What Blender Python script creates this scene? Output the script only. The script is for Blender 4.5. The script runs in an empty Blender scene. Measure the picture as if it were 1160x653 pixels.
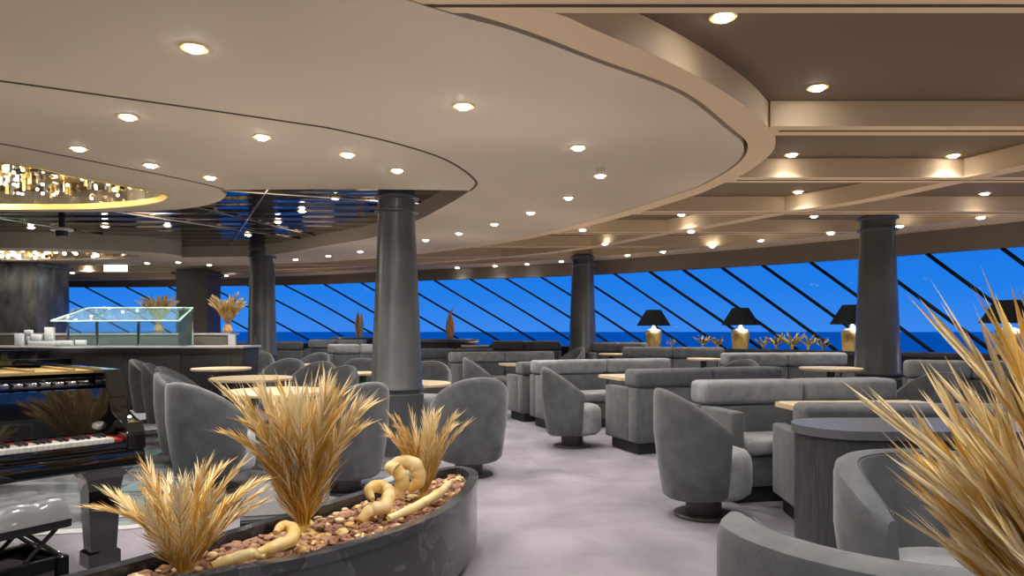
import bpy, bmesh, math, random
from mathutils import Vector, Matrix
from mathutils.geometry import tessellate_polygon
random.seed(11)
PI = math.pi
S = bpy.context.scene
COL = S.collection
F = 773.0; CX = 580.0; HY = 376.0; EYE = 1.25
ZC = 2.66          # underside of the ceiling disc and of the beams
ZS = 2.84          # coffer tops

def G(px, py, z):
    """world (x, y) of the point at height z seen at pixel px, py"""
    d = F * (z - EYE) / (HY - py)
    return ((px - CX) / F * d, d)

def X(px, d):
    return (px - CX) / F * d

# ------------------------------------------------------------------ materials
def mat(name, col, rough=0.5, metal=0.0, **kw):
    m = bpy.data.materials.new(name); m.use_nodes = True
    b = m.node_tree.nodes['Principled BSDF']
    b.inputs['Base Color'].default_value = (*col, 1)
    b.inputs['Roughness'].default_value = rough
    b.inputs['Metallic'].default_value = metal
    for k, v in kw.items():
        b.inputs[k.replace('_', ' ')].default_value = v
    return m

def N(m, t): return m.node_tree.nodes.new(t)
def L(m, a, b): m.node_tree.links.new(a, b)

def noisy(m, c1, c2, scale=8, detail=4, bump=0.0, bscale=200, dist=0.0, lo=.35, hi=.65, coord='Object', stretch=None):
    b = m.node_tree.nodes['Principled BSDF']
    tc = N(m, 'ShaderNodeTexCoord'); n = N(m, 'ShaderNodeTexNoise'); r = N(m, 'ShaderNodeValToRGB')
    src = tc.outputs[coord]
    if stretch:
        mp = N(m, 'ShaderNodeMapping'); mp.inputs['Scale'].default_value = stretch
        L(m, src, mp.inputs['Vector']); src = mp.outputs['Vector']
    n.inputs['Scale'].default_value = scale; n.inputs['Detail'].default_value = detail
    n.inputs['Distortion'].default_value = dist
    L(m, src, n.inputs['Vector']); L(m, n.outputs['Fac'], r.inputs['Fac'])
    r.color_ramp.elements[0].position = lo; r.color_ramp.elements[1].position = hi
    r.color_ramp.elements[0].color = (*c1, 1); r.color_ramp.elements[1].color = (*c2, 1)
    L(m, r.outputs['Color'], b.inputs['Base Color'])
    if bump:
        n2 = N(m, 'ShaderNodeTexNoise'); n2.inputs['Scale'].default_value = bscale; n2.inputs['Detail'].default_value = 3
        bp = N(m, 'ShaderNodeBump'); bp.inputs['Strength'].default_value = bump; bp.inputs['Distance'].default_value = .02
        L(m, src, n2.inputs['Vector']); L(m, n2.outputs['Fac'], bp.inputs['Height']); L(m, bp.outputs['Normal'], b.inputs['Normal'])
    return m

M = {}
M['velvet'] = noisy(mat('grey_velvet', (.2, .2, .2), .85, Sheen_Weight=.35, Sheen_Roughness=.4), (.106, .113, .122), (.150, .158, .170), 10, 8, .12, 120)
M['velvet_lit'] = noisy(mat('top_lit_grey_velvet', (.3, .3, .3), .85, Sheen_Weight=.35, Sheen_Roughness=.4), (.25, .26, .275), (.37, .385, .40), 9, 7, .12, 120)  # same grey velvet, top light on headrests and seats put in its colour
M['piping'] = mat('piping', (.09, .095, .1), .8)
M['plinth'] = mat('dark_plinth', (.035, .035, .036), .6)
M['base_metal'] = mat('graphite_metal', (.09, .085, .085), .4, .6)
M['table'] = noisy(mat('pale_ash', (.8, .65, .45), .35), (.90, .68, .40), (.98, .82, .56), 6, 5, 0, stretch=(1, 12, 1))
M['dark_wood'] = noisy(mat('dark_wood', (.05, .05, .05), .45), (.042, .043, .047), (.075, .077, .083), 6, 6, 0, stretch=(14, 14, 1))
M['slate'] = mat('slate_top', (.16, .165, .18), .3)
M['column'] = noisy(mat('grey_lacquer', (.13, .135, .145), .32, .25), (.075, .08, .088), (.095, .10, .108), 3, 3)
M['ceiling'] = noisy(mat('beige_plaster', (.7, .6, .5), .75), (.40, .345, .27), (.58, .50, .405), .35, 2)
M['beam'] = mat('beige_beam', (.64, .49, .32), .6)
M['coffer'] = noisy(mat('brown_coffer', (.25, .2, .16), .8), (.13, .095, .066), (.17, .127, .088), .5, 2)
M['gap'] = mat('shadow_gap', (.07, .045, .03), .9)
M['header'] = mat('brown_header', (.16, .135, .115), .6)
M['wall'] = mat('warm_wall', (.45, .38, .3), .8)
M['mull'] = mat('mullion', (.008, .012, .02), .95, 0, Specular_IOR_Level=.1)
M['lampblack'] = mat('black_shade', (.006, .006, .007), .95, Specular_IOR_Level=.1)
M['black'] = mat('piano_black', (.006, .006, .007), .07, Coat_Weight=1.0, Coat_Roughness=.02)
M['blackmat'] = mat('matt_black', (.02, .02, .022), .5)
M['leather'] = mat('black_leather', (.22, .22, .235), .25, Coat_Weight=.4)  # black leather; base lifted to grey to hold the lamp highlights
M['ivory'] = mat('ivory', (.9, .89, .86), .25)
M['red'] = mat('red_felt', (.5, .04, .03), .9)
M['brass'] = mat('brass', (.95, .70, .28), .3, .6)
M['chrome'] = mat('chrome', (.75, .75, .76), .15, 1.0)
M['white'] = mat('white_card', (.85, .86, .88), .5)
M['soil'] = noisy(mat('bark_brown', (.25, .12, .07), .9), (.16, .08, .045), (.36, .2, .12), 20, 5)
M['chip'] = noisy(mat('bark_chip', (.4, .2, .12), .85), (.28, .13, .08), (.6, .36, .24), 9, 3)
M['driftwood'] = noisy(mat('pale_driftwood', (.8, .6, .28), .5), (.80, .52, .15), (1.0, .82, .46), 7, 4, .2, 30)
M['gold'] = noisy(mat('gold_leaf', (.75, .5, .15), .35, .2), (.60, .33, .04), (.95, .62, .15), 5, 3)
M['dry_gold'] = mat('dry_gold_leaf', (.55, .42, .05), .6)
M['dry_pale'] = mat('dry_pale_leaf', (.85, .72, .30), .6)
M['cream'] = mat('bleached_leaf', (1.0, .84, .52), .35, .0)
M['amber'] = noisy(mat('amber_gold', (.8, .5, .1), .35), (.55, .30, .05), (1, .72, .25), 5, 3, dist=1, lo=.3, hi=.5)
M['wood_sculpt'] = noisy(mat('carved_wood', (.5, .25, .1), .5), (.50, .22, .08), (.95, .58, .28), 5, 3, stretch=(6, 6, 1))
M['brown_planting'] = noisy(mat('dry_brown_leaf', (.3, .18, .07), .7), (.16, .09, .04), (.45, .28, .12), 8, 3)

def emis(name, col, s):
    m = bpy.data.materials.new(name); m.use_nodes = True
    nt = m.node_tree; nt.nodes.clear()
    e = nt.nodes.new('ShaderNodeEmission'); e.inputs[0].default_value = (*col, 1); e.inputs[1].default_value = s
    o = nt.nodes.new('ShaderNodeOutputMaterial'); nt.links.new(e.outputs[0], o.inputs[0])
    return m
M['bulb'] = emis('lamp_lens', (1, .95, .87), 60)
M['bulb_far'] = emis('lamp_lens_small', (1, .92, .8), 28)
M['spark'] = emis('chandelier_bulb', (1, .9, .7), 14)
M['sign'] = emis('sign_light', (.85, 1, .98), 5)

def marble(name, base, vein, scale=2.0, rough=.12, w=.06):
    m = mat(name, base, rough)
    b = m.node_tree.nodes['Principled BSDF']
    tc = N(m, 'ShaderNodeTexCoord'); n = N(m, 'ShaderNodeTexNoise'); n.inputs['Scale'].default_value = scale
    n.inputs['Detail'].default_value = 8; n.inputs['Distortion'].default_value = 1.2
    r = N(m, 'ShaderNodeValToRGB'); e = r.color_ramp.elements
    e[0].position = .5 - w; e[0].color = (*base, 1); e[1].position = .5 + w; e[1].color = (*[c * 1.6 for c in base], 1)
    k = r.color_ramp.elements.new(.5); k.color = (*vein, 1)
    L(m, tc.outputs['Object'], n.inputs['Vector']); L(m, n.outputs['Fac'], r.inputs['Fac']); L(m, r.outputs['Color'], b.inputs['Base Color'])
    return m
M['marble'] = marble('black_marble', (.040, .043, .050), (.10, .105, .12), 2.6, .14, .012)
M['marble_grey'] = marble('grey_marble', (.16, .165, .18), (.5, .5, .53), 3, .3, .06)
noisy(M['marble_grey'], (.07, .072, .08), (.42, .42, .45), 1.6, 9, dist=1.2, lo=.3, hi=.78, stretch=(2, 2, .8))

# carpet
m = M['carpet'] = mat('mauve_grey_carpet', (.3, .28, .31), .95)
noisy(m, (.21, .193, .228), (.345, .318, .37), 2.0, 10, .35, 160, dist=.5, lo=.3, hi=.7)
# dance floor: polished streaked stone with teal glass reflections coloured in
m = M['dance'] = mat('polished_floor', (.2, .2, .2), .14)
b = m.node_tree.nodes['Principled BSDF']
tc = N(m, 'ShaderNodeTexCoord'); mp = N(m, 'ShaderNodeMapping'); mp.inputs['Scale'].default_value = (.5, 2.2, 1)
mp.inputs['Rotation'].default_value = (0, 0, -.15)
n = N(m, 'ShaderNodeTexNoise'); n.inputs['Scale'].default_value = 1.6; n.inputs['Detail'].default_value = 7; n.inputs['Distortion'].default_value = .8
r = N(m, 'ShaderNodeValToRGB'); e = r.color_ramp.elements
e[0].position = .36; e[0].color = (.03, .032, .038, 1); e[1].position = .62; e[1].color = (.24, .25, .27, 1)
L(m, tc.outputs['Object'], mp.inputs['Vector']); L(m, mp.outputs['Vector'], n.inputs['Vector']); L(m, n.outputs['Fac'], r.inputs['Fac'])
L(m, r.outputs['Color'], b.inputs['Base Color'])
M['teal'] = noisy(mat('teal_reflection', (.18, .4, .42), .1), (.14, .24, .26), (.27, .40, .42), 2.5, 5, dist=.5)
M['strip'] = mat('pale_border', (.55, .54, .56), .3)

# mirror ceiling with slight waviness
m = M['mirror'] = mat('smoked_mirror', (.24, .17, .075), .06, 1.0)
b = m.node_tree.nodes['Principled BSDF']
tc = N(m, 'ShaderNodeTexCoord'); w = N(m, 'ShaderNodeTexWave'); w.wave_type = 'BANDS'; w.bands_direction = 'Y'
w.inputs['Scale'].default_value = .7; w.inputs['Distortion'].default_value = 2.0; w.inputs['Detail'].default_value = 1
bp = N(m, 'ShaderNodeBump'); bp.inputs['Strength'].default_value = .5; bp.inputs['Distance'].default_value = .02
L(m, tc.outputs['Object'], w.inputs['Vector']); L(m, w.outputs['Fac'], bp.inputs['Height']); L(m, bp.outputs['Normal'], b.inputs['Normal'])
m = M['goldmirror'] = mat('gold_mirror', (.75, .55, .25), .12, 1.0)
b = m.node_tree.nodes['Principled BSDF']
tc = N(m, 'ShaderNodeTexCoord'); v = N(m, 'ShaderNodeTexVoronoi'); v.inputs['Scale'].default_value = 7
bp = N(m, 'ShaderNodeBump'); bp.inputs['Strength'].default_value = .9; bp.inputs['Distance'].default_value = .05
L(m, tc.outputs['Object'], v.inputs['Vector']); L(m, v.outputs['Distance'], bp.inputs['Height']); L(m, bp.outputs['Normal'], b.inputs['Normal'])

def glass(name, tint, gl=.12):
    m = bpy.data.materials.new(name); m.use_nodes = True; nt = m.node_tree; nt.nodes.clear()
    t = nt.nodes.new('ShaderNodeBsdfTransparent'); t.inputs[0].default_value = (*tint, 1)
    g = nt.nodes.new('ShaderNodeBsdfGlossy'); g.inputs['Roughness'].default_value = .02
    fr = nt.nodes.new('ShaderNodeFresnel'); fr.inputs[0].default_value = 1.3
    mu = nt.nodes.new('ShaderNodeMath'); mu.operation = 'MULTIPLY'; mu.inputs[1].default_value = gl
    mx = nt.nodes.new('ShaderNodeMixShader'); o = nt.nodes.new('ShaderNodeOutputMaterial')
    nt.links.new(fr.outputs[0], mu.inputs[0]); nt.links.new(mu.outputs[0], mx.inputs[0])
    nt.links.new(t.outputs[0], mx.inputs[1]); nt.links.new(g.outputs[0], mx.inputs[2]); nt.links.new(mx.outputs[0], o.inputs[0])
    return m
M['pane'] = glass('window_glass', (.95, .98, 1), .15)
M['guard'] = glass('guard_glass', (.88, .98, .96), 1.0)
nt = M['guard'].node_tree; ml = [n_ for n_ in nt.nodes if n_.type == 'MIX_SHADER'][0]; ou = [n_ for n_ in nt.nodes if n_.type == 'OUTPUT_MATERIAL'][0]
df = nt.nodes.new('ShaderNodeBsdfDiffuse'); df.inputs[0].default_value = (.6, .9, .85, 1); m2 = nt.nodes.new('ShaderNodeMixShader'); m2.inputs[0].default_value = .10  # diffuse share puts a pale reflection into the guard glass
nt.links.new(ml.outputs[0], m2.inputs[1]); nt.links.new(df.outputs[0], m2.inputs[2]); nt.links.new(m2.outputs[0], ou.inputs[0])
M['guard_edge'] = mat('green_glass_edge', (.6, .85, .80), .2)
M['crystal'] = mat('crystal', (.95, .95, .93), .05, Transmission_Weight=.7)
# sea
m = M['sea'] = mat('sea_water', (0.0, .10, .55), .55)
noisy(m, (.0, .55, .62), (.0, .65, .70), .002, 3)

# ------------------------------------------------------------------ mesh helpers
def bm_new(): return bmesh.new()

def finish(name, bm, m, parent=None, smooth=True, wn=False, loc=None, rz=None):
    me = bpy.data.meshes.new(name)
    bmesh.ops.recalc_face_normals(bm, faces=bm.faces)
    bm.to_mesh(me); bm.free()
    ms = m if isinstance(m, (list, tuple)) else [m]
    for k in ms: me.materials.append(k)
    if smooth:
        me.polygons.foreach_set('use_smooth', [True] * len(me.polygons))
        try: me.set_sharp_from_angle(angle=math.radians(38))
        except Exception: pass
    return link(name, me, parent, loc, rz)

def link(name, me, parent=None, loc=None, rz=None):
    o = bpy.data.objects.new(name, me); COL.objects.link(o)
    if parent is not None: o.parent = parent
    if loc is not None: o.location = loc
    if rz is not None: o.rotation_euler[2] = rz
    return o

def thing(name, label, cat, loc=(0, 0, 0), rz=0, group=None):
    o = bpy.data.objects.new(name, None); COL.objects.link(o)
    o.empty_display_size = .1
    o.location = loc; o.rotation_euler = (0, 0, rz)
    o['label'] = label; o['category'] = cat
    if group: o['group'] = group
    return o

def tag(o, label, cat, group=None):
    o['label'] = label; o['category'] = cat
    if group: o['group'] = group
    return o

def struct(name, bm, m, smooth=False):
    o = finish(name, bm, m, None, smooth); o['kind'] = 'structure'
    return o

def box(bm, x0, x1, y0, y1, z0, z1, r=0, seg=2, mi=0):
    vs = [bm.verts.new((x, y, z)) for z in (z0, z1) for (x, y) in ((x0, y0), (x1, y0), (x1, y1), (x0, y1))]
    fs = [(3, 2, 1, 0), (4, 5, 6, 7), (0, 1, 5, 4), (1, 2, 6, 5), (2, 3, 7, 6), (3, 0, 4, 7)]
    faces = [bm.faces.new([vs[i] for i in f]) for f in fs]
    for f in faces: f.material_index = mi
    if r:
        es = list({e for f in faces for e in f.edges})
        bmesh.ops.bevel(bm, geom=es, offset=r, segments=seg, affect='EDGES', profile=.5)
    return vs

def lathe(bm, prof, seg=32, cx=0, cy=0, mi=0, sx=1, sy=1):
    rings = []
    for (r, z) in prof:
        if r < 1e-5: rings.append([bm.verts.new((cx, cy, z))])
        else: rings.append([bm.verts.new((cx + sx * r * math.cos(2 * PI * i / seg), cy + sy * r * math.sin(2 * PI * i / seg), z)) for i in range(seg)])
    for a, b in zip(rings, rings[1:]):
        for i in range(seg):
            j = (i + 1) % seg
            if len(a) == 1 and len(b) == 1: continue
            if len(a) == 1: f = bm.faces.new((a[0], b[i], b[j]))
            elif len(b) == 1: f = bm.faces.new((a[i], a[j], b[0]))
            else: f = bm.faces.new((a[i], a[j], b[j], b[i]))
            f.material_index = mi

def tube(bm, pts, r, seg=8, mi=0, caps=True):
    pts = [Vector(p) for p in pts]
    rs = r if isinstance(r, (list, tuple)) else [r] * len(pts)
    rings = []; up = Vector((0, 0, 1))
    for i, p in enumerate(pts):
        t = (pts[min(i + 1, len(pts) - 1)] - pts[max(i - 1, 0)]).normalized()
        if abs(t.dot(up)) > .95: up = Vector((1, 0, 0))
        a = t.cross(up).normalized(); b = t.cross(a).normalized()
        up = -b if i == 0 else up
        rings.append([bm.verts.new(p + rs[i] * (math.cos(2 * PI * k / seg) * a + math.sin(2 * PI * k / seg) * b)) for k in range(seg)])
    for A, B in zip(rings, rings[1:]):
        for k in range(seg):
            f = bm.faces.new((A[k], A[(k + 1) % seg], B[(k + 1) % seg], B[k])); f.material_index = mi
    if caps:
        for R in (rings[0], rings[-1]):
            try: bm.faces.new(R).material_index = mi
            except Exception: pass

def smooth_line(pts, n=6, closed=False):
    """Catmull-Rom through 2-D or 3-D points"""
    P_ = [Vector(p) for p in pts]; out = []
    m_ = len(P_); rng = range(m_ if closed else m_ - 1)
    for i in rng:
        if closed: p0, p1, p2, p3 = P_[i - 1], P_[i], P_[(i + 1) % m_], P_[(i + 2) % m_]
        else: p0, p1, p2, p3 = P_[max(i - 1, 0)], P_[i], P_[i + 1], P_[min(i + 2, m_ - 1)]
        for k in range(n):
            t = k / n
            out.append(.5 * ((2 * p1) + (p2 - p0) * t + (2 * p0 - 5 * p1 + 4 * p2 - p3) * t * t + (3 * p1 - p0 - 3 * p2 + p3) * t ** 3))
    if not closed: out.append(P_[-1])
    return out

def slab(bm, outer, holes, z0, z1, mi=0, side_mi=None, caps=(True, True)):
    loops = [outer] + list(holes)
    v3 = [[Vector((p[0], p[1], 0)) for p in lp] for lp in loops]
    tris = tessellate_polygon(v3)
    for z, on in ((z0, caps[0]), (z1, caps[1])):
        if not on: continue
        vs = [bm.verts.new((p.x, p.y, z)) for lp in v3 for p in lp]
        for t in tris:
            try: bm.faces.new([vs[i] for i in t]).material_index = mi
            except Exception: pass
    for lp in v3:
        a = [bm.verts.new((p.x, p.y, z0)) for p in lp]; b = [bm.verts.new((p.x, p.y, z1)) for p in lp]
        for i in range(len(lp)):
            j = (i + 1) % len(lp)
            bm.faces.new((a[i], a[j], b[j], b[i])).material_index = mi if side_mi is None else side_mi

def offset_line(pts, d):
    out = []
    for i, p in enumerate(pts):
        a = pts[max(i - 1, 0)]; b = pts[min(i + 1, len(pts) - 1)]
        t = Vector((b[0] - a[0], b[1] - a[1])).normalized()
        out.append(Vector((p[0] - t.y * d, p[1] + t.x * d)))
    return out

def strip(bm, pts, w0, w1, z0, z1, mi=0):
    A = offset_line(pts, w0); B = offset_line(pts, w1)
    prev = None
    for a, b in zip(A, B):
        cur = [bm.verts.new((a.x, a.y, z0)), bm.verts.new((b.x, b.y, z0)), bm.verts.new((b.x, b.y, z1)), bm.verts.new((a.x, a.y, z1))]
        if prev:
            for k in range(4):
                bm.faces.new((prev[k], prev[(k + 1) % 4], cur[(k + 1) % 4], cur[k])).material_index = mi
        else: bm.faces.new(cur[::-1])
        prev = cur
    bm.faces.new(prev)

# ------------------------------------------------------------------ window wall curve
hd = [(1160, 251), (1060, 261.5), (972, 270.7), (862, 281), (770, 288.5), (660, 297), (580, 301.5), (500, 305), (420, 309), (340, 313), (180, 317.5), (45, 319)]
wall_pts = [(7.2, -6.5), (8.6, -3), (8.9, 0), (8.7, 3), (8.1, 5.4), (7.4, 7.3)] + [G(a, b, ZC) for a, b in hd] + [(-17, 19.0), (-20, 18.4)]
WL = smooth_line(wall_pts, 8)           # goes from right/near to left/far; +offset = to its left?
def arc(pts):
    s = [0]
    for a, b in zip(pts, pts[1:]): s.append(s[-1] + (Vector(b) - Vector(a)).length)
    return s
WS = arc(WL)
def wall_s(px):
    k = (px - CX) / F
    for i in range(len(WL) - 1, 0, -1):
        a, b = WL[i], WL[i - 1]
        if a.y < 1 or b.y < 1: continue
        fa, fb = a.x - k * a.y, b.x - k * b.y
        if fa <= 0 <= fb:
            t = fa / (fa - fb) if fa != fb else 0
            return WS[i] + (WS[i - 1] - WS[i]) * t
    return None
def wall_p(s, off=0):
    s = max(0.001, min(s, WS[-1] - .001))
    for i in range(len(WL) - 1):
        if WS[i] <= s <= WS[i + 1]:
            t = (s - WS[i]) / (WS[i + 1] - WS[i]); p = WL[i].lerp(WL[i + 1], t)
            d = (WL[i + 1] - WL[i]).normalized()
            return Vector((p.x - d.y * off, p.y + d.x * off))
ZSILL = .95
def zh(s):   # header bottom height
    a, b = wall_s(1160), wall_s(45)
    t = max(0, min(1, (s - a) / (b - a)))
    return 2.345 + .155 * t

def seg_s(s0, s1, n=24): return [s0 + (s1 - s0) * i / n for i in range(n + 1)]
SS = seg_s(0, WS[-1], 110)
def wall_band(name, z0f, z1f, o0, o1, m):
    bm = bm_new(); prev = None
    for s in SS:
        a, b = wall_p(s, o0), wall_p(s, o1); z0, z1 = z0f(s), z1f(s)
        cur = [bm.verts.new((a.x, a.y, z0)), bm.verts.new((b.x, b.y, z0)), bm.verts.new((b.x, b.y, z1)), bm.verts.new((a.x, a.y, z1))]
        if prev:
            for k in range(4): bm.faces.new((prev[k], prev[(k + 1) % 4], cur[(k + 1) % 4], cur[k]))
        prev = cur
    return struct(name, bm, m)
# inside of the room is to the LEFT when walking from right/near to left/far -> positive offset
wall_band('wall_window_side', lambda s: 0, lambda s: ZSILL, -.15, 0, M['header'])
wall_band('trim_1', lambda s: zh(s), lambda s: 3.2, -.12, 0.02, M['header'])       # header over the glass
wall_band('trim_2', lambda s: ZSILL - .04, lambda s: ZSILL + .01, -.1, .42, M['plinth'])  # ledge under the glass
# slanting bars and panes
tops = [-60, -8, 47, 96, 142, 190, 236, 280, 321, 366, 408, 450, 491, 532, 572, 612, 653, 695, 735, 773, 817, 863, 917, 980, 1049, 1134, 1235, 1370]
def slope(t):
    ks = [(0, .54), (320, .555), (500, .61), (650, .66), (817, .73), (1160, .76)]
    for (a, b), (c, d) in zip(ks, ks[1:]):
        if t <= c: return b + (d - b) * max(0, (t - a)) / (c - a)
    return .76
bars = []
for t in tops:
    s0 = wall_s(t)
    if s0 is None: continue
    d0 = wall_p(s0).y; y0 = HY - F * (zh(s0) - EYE) / d0
    px = t; k = slope(t); yy = y0; s1 = None
    while px < 1700:
        px += 2; yy += 2 * k
        s = wall_s(px)
        if s is None: break
        ys = HY - F * (ZSILL - EYE) / wall_p(s).y
        if yy >= ys: s1 = s; break
    if s1 is None: s1 = s0 - 1.9
    bars.append((s0, s1))
for i in range(len(bars)):
    s0, s1 = bars[i]
    o = bpy.data.objects.new('window_%d' % (i + 1), None); COL.objects.link(o); o['kind'] = 'structure'
    o.empty_display_size = .1
    bm = bm_new(); pts = []
    for k in range(9):
        t = k / 8; s = s0 + (s1 - s0) * t; p = wall_p(s, -.03); z = zh(s0) + (ZSILL - zh(s0)) * t
        pts.append((p.x, p.y, z))
    tube(bm, pts, .022 if s0 > wall_s(700) else .028, 6)
    finish('window_bar', bm, M['mull'], o)
    if i + 1 < len(bars):
        q0, q1 = bars[i + 1]
        bm = bm_new(); prev = None
        for k in range(9):
            t = k / 8
            a = wall_p(s0 + (s1 - s0) * t, -.045); b = wall_p(q0 + (q1 - q0) * t, -.045); z = zh(s0) + (ZSILL - zh(s0)) * t
            c_ = wall_p((s0 + q0 + (s1 + q1 - s0 - q0) * t) / 2, -.045)
            cur = [bm.verts.new((a.x, a.y, z)), bm.verts.new((c_.x, c_.y, z)), bm.verts.new((b.x, b.y, z))]
            if prev:
                bm.faces.new((prev[0], prev[1], cur[1], cur[0])); bm.faces.new((prev[1], prev[2], cur[2], cur[1]))
            prev = cur
        finish('pane', bm, M['pane'], o, smooth=True)

# ------------------------------------------------------------------ floor, back walls, light-blocking lid
OUT = [tuple(wall_p(s, -.10)) for s in SS]
OUT = [(9.5, -7)] + OUT + [(-20, 18.4), (-20, -7)]
bm = bm_new(); slab(bm, OUT, [], -.3, 0); struct('floor', bm, M['carpet'])
bm = bm_new(); slab(bm, OUT, [], 3.2, 3.35); struct('ceiling_lightblock', bm, M['coffer'])  # added lid above the ceilings, out of view, blocks light
bm = bm_new(); box(bm, -20.2, -20, -7, 20.5, 0, 3.3); struct('wall_left', bm, M['wall'])
bm = bm_new(); box(bm, -20, 9.5, -7.2, -7, 0, 3.3); struct('wall_back', bm, M['wall'])
# dance floor
bm = bm_new(); lathe(bm, [(0, .004), (2.38, .004), (2.38, -.05)], 72, -3.3, 6.62); struct('floor_dance', bm, M['dance'])
bm = bm_new(); lathe(bm, [(2.38, -.02), (2.38, .006), (2.48, .006), (2.48, -.02)], 72, -3.3, 6.62); struct('trim_3', bm, M['strip'])
for i, (x, y, w, d, r) in enumerate([(-2.5, 4.85, .62, .5, .2), (-2.85, 5.5, .5, .35, .1), (-3.9, 6.9, .6, .5, .1)]):  # teal reflections set into the floor as coloured slabs
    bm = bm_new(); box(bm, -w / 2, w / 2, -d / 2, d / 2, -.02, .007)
    o = struct('floor_reflection_%d' % (i + 1), bm, M['teal']); o.location = (x, y, 0); o.rotation_euler[2] = r

# ------------------------------------------------------------------ ceiling
Aedge = [(-.38, 2.95), (.01, 3.2), (.42, 3.55), (.99, 4.04), (1.46, 4.70), (1.75, 5.16), (1.87, 5.68), (1.84, 6.34), (1.68, 7.0), (.96, 8.72), (-.07, 10.4), (-1.2, 11.6), (-2.7, 12.9), (-4.6, 13.9), (-7.5, 14.5)]
Aline = smooth_line(Aedge, 6)
Arest = [(-10.5, 14.2), (-13.2, 12.8), (-15, 10), (-15.4, 6.5), (-14, 3), (-11, .8), (-7, .0), (-3.5, .9), (-1.6, 2.05)]
Aout = smooth_line(Aedge + Arest, 6, closed=True)
hole_far = [G(533, 216, ZC), G(507, 232, ZC), G(471, 250.5, ZC), G(424, 268.7, ZC), G(360, 280, ZC), G(313, 288, ZC), G(266, 291, ZC), G(180, 292, ZC)]
hole = [(-2.9, 6.78), (-1.6, 6.74)] + [tuple(p) for p in smooth_line(hole_far, 5)] + [(-8.8, 13.1), (-10.5, 12.4), (-11.3, 10.4), (-10.6, 8.6), (-8.2, 8.1), G(0, 240, ZC), G(104, 240.5, ZC), G(160, 239.5, ZC), G(197, 238, ZC), G(222, 235, ZC), G(237, 232, ZC), G(250, 227.5, ZC), G(257, 221, ZC)]
oval_px = [(0, 183.5), (86.5, 200), (138, 209.4), (173, 216), (191.7, 222.4), (173, 230), (121, 235), (60, 236.6)]
oval = [G(a, b, ZC) for a, b in oval_px] + [(-6.6, 7.75), (-8.2, 7.4), (-8.9, 6.5), (-8.0, 5.4), (-5.8, 4.9)]
oval = [tuple(p) for p in smooth_line(oval, 5, closed=True)]
bm = bm_new(); slab(bm, Aout, [hole, oval], ZC, 2.93); struct('ceiling_disc', bm, M['ceiling'])
# mirrored panel over the opening
bm = bm_new(); slab(bm, [(-12, 6.5), (-.2, 6.5), (-.2, 9.5), (-3, 13.5), (-12, 13.5)], [], 2.86, 2.87, caps=(True, False)); struct('ceiling_mirror', bm, M['mirror'])
bm = bm_new()
for p, q in [((-5.9, 8.0), (-3.2, 12.6)), ((-3.6, 7.6), (-.9, 8.6)), ((-4.4, 7.5), (-3.0, 12.4)), ((-7.6, 8.2), (-6.6, 12)), ((-2.3, 6.8), (-5.2, 12.6))]:
    tube(bm, [(p[0], p[1], 2.85), (q[0], q[1], 2.85)], .012, 6)
struct('trim_4', bm, M['chrome'])
# recess of the gold oval
bm = bm_new(); slab(bm, oval, [], ZC + .02, 3.15, caps=(False, True)); 
struct('ceiling_recess', bm, M['goldmirror'])
bm = bm_new(); strip(bm, oval + [oval[0], oval[1]], -.015, .02, ZC - .012, ZC + .05); struct('trim_5', bm, M['brass'])
# shadow gaps in the disc
Cg = [(-200, 75), (-90, 82), (0, 91.6), (118, 108), (236, 124.6), (337, 139.5), (380, 146.5), (447, 162), (498, 178), (524, 192), (537, 203), (539.5, 209), (533, 216)]
bm = bm_new(); strip(bm, smooth_line([G(a, b, ZC) for a, b in Cg], 5), -.011, .011, ZC - .004, ZC + .001); struct('trim_6', bm, M['gap'])
Dg = [(-120, 143), (0, 162.6), (101, 182), (202, 202), (253, 214)]
bm = bm_new(); strip(bm, smooth_line([G(a, b, ZC) for a, b in Dg], 5), -.01, .01, ZC - .004, ZC + .001); struct('trim_7', bm, M['gap'])
# fascia lower lip of the opening (thin dark gap line along its rim)
# coffer tops outside the disc
bm = bm_new()
slab(bm, OUT, [Aout], ZS, ZS + .05); struct('ceiling_coffers', bm, M['coffer'])
# ring beams: B hugging the disc (right side), ring 2, outer ring
Bout = [(-.6, 2.72), (.13, 3.0), (.39, 3.2), (.91, 3.66), (1.4, 4.2), (1.72, 4.64), (1.93, 5.0), (2.06, 5.45), (2.08, 6.1), (2.0, 6.6), (1.82, 7.3), (1.12, 8.95), (.1, 10.6), (-1.05, 11.85), (-2.6, 13.15), (-4.55, 14.15), (-7.5, 14.8)]
Bl = smooth_line(Bout, 6)
inn = offset_line(Aline, -.03)
bm = bm_new()
slab(bm, [tuple(p) for p in Bl] + [tuple(p) for p in reversed(inn)], [], ZC + .005, ZS + .02); struct('ceiling_ring', bm, M['beam'])
R2 = [(4.3, -2), (4.75, 2.0), (4.75, 4.2), (4.5, 5.55), (4.22, 6.35), (3.8, 7.4), (3.2, 8.2), (2.75, 9.0), (2.2, 9.85), (1.28, 11.5), (0, 12.85), (-1.7, 14.0), (-4, 15.1), (-8, 16.1), (-14, 16.4)]
bm = bm_new(); strip(bm, smooth_line(R2, 6), -.1, .1, ZC + .003, ZS + .02); struct('ceiling_beam', bm, M['beam'])
bm = bm_new(); strip(bm, [wall_p(s) for s in SS], 0.0, .7, ZC, ZS + .02); struct('ceiling_border', bm, M['beam'])
def wall_x(y):
    for a, b in zip(WL, WL[1:]):
        if (a.y - y) * (b.y - y) <= 0 and a.x > -13 and a.y != b.y: return a.x + (b.x - a.x) * (y - a.y) / (b.y - a.y)
    return 8.7
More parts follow.
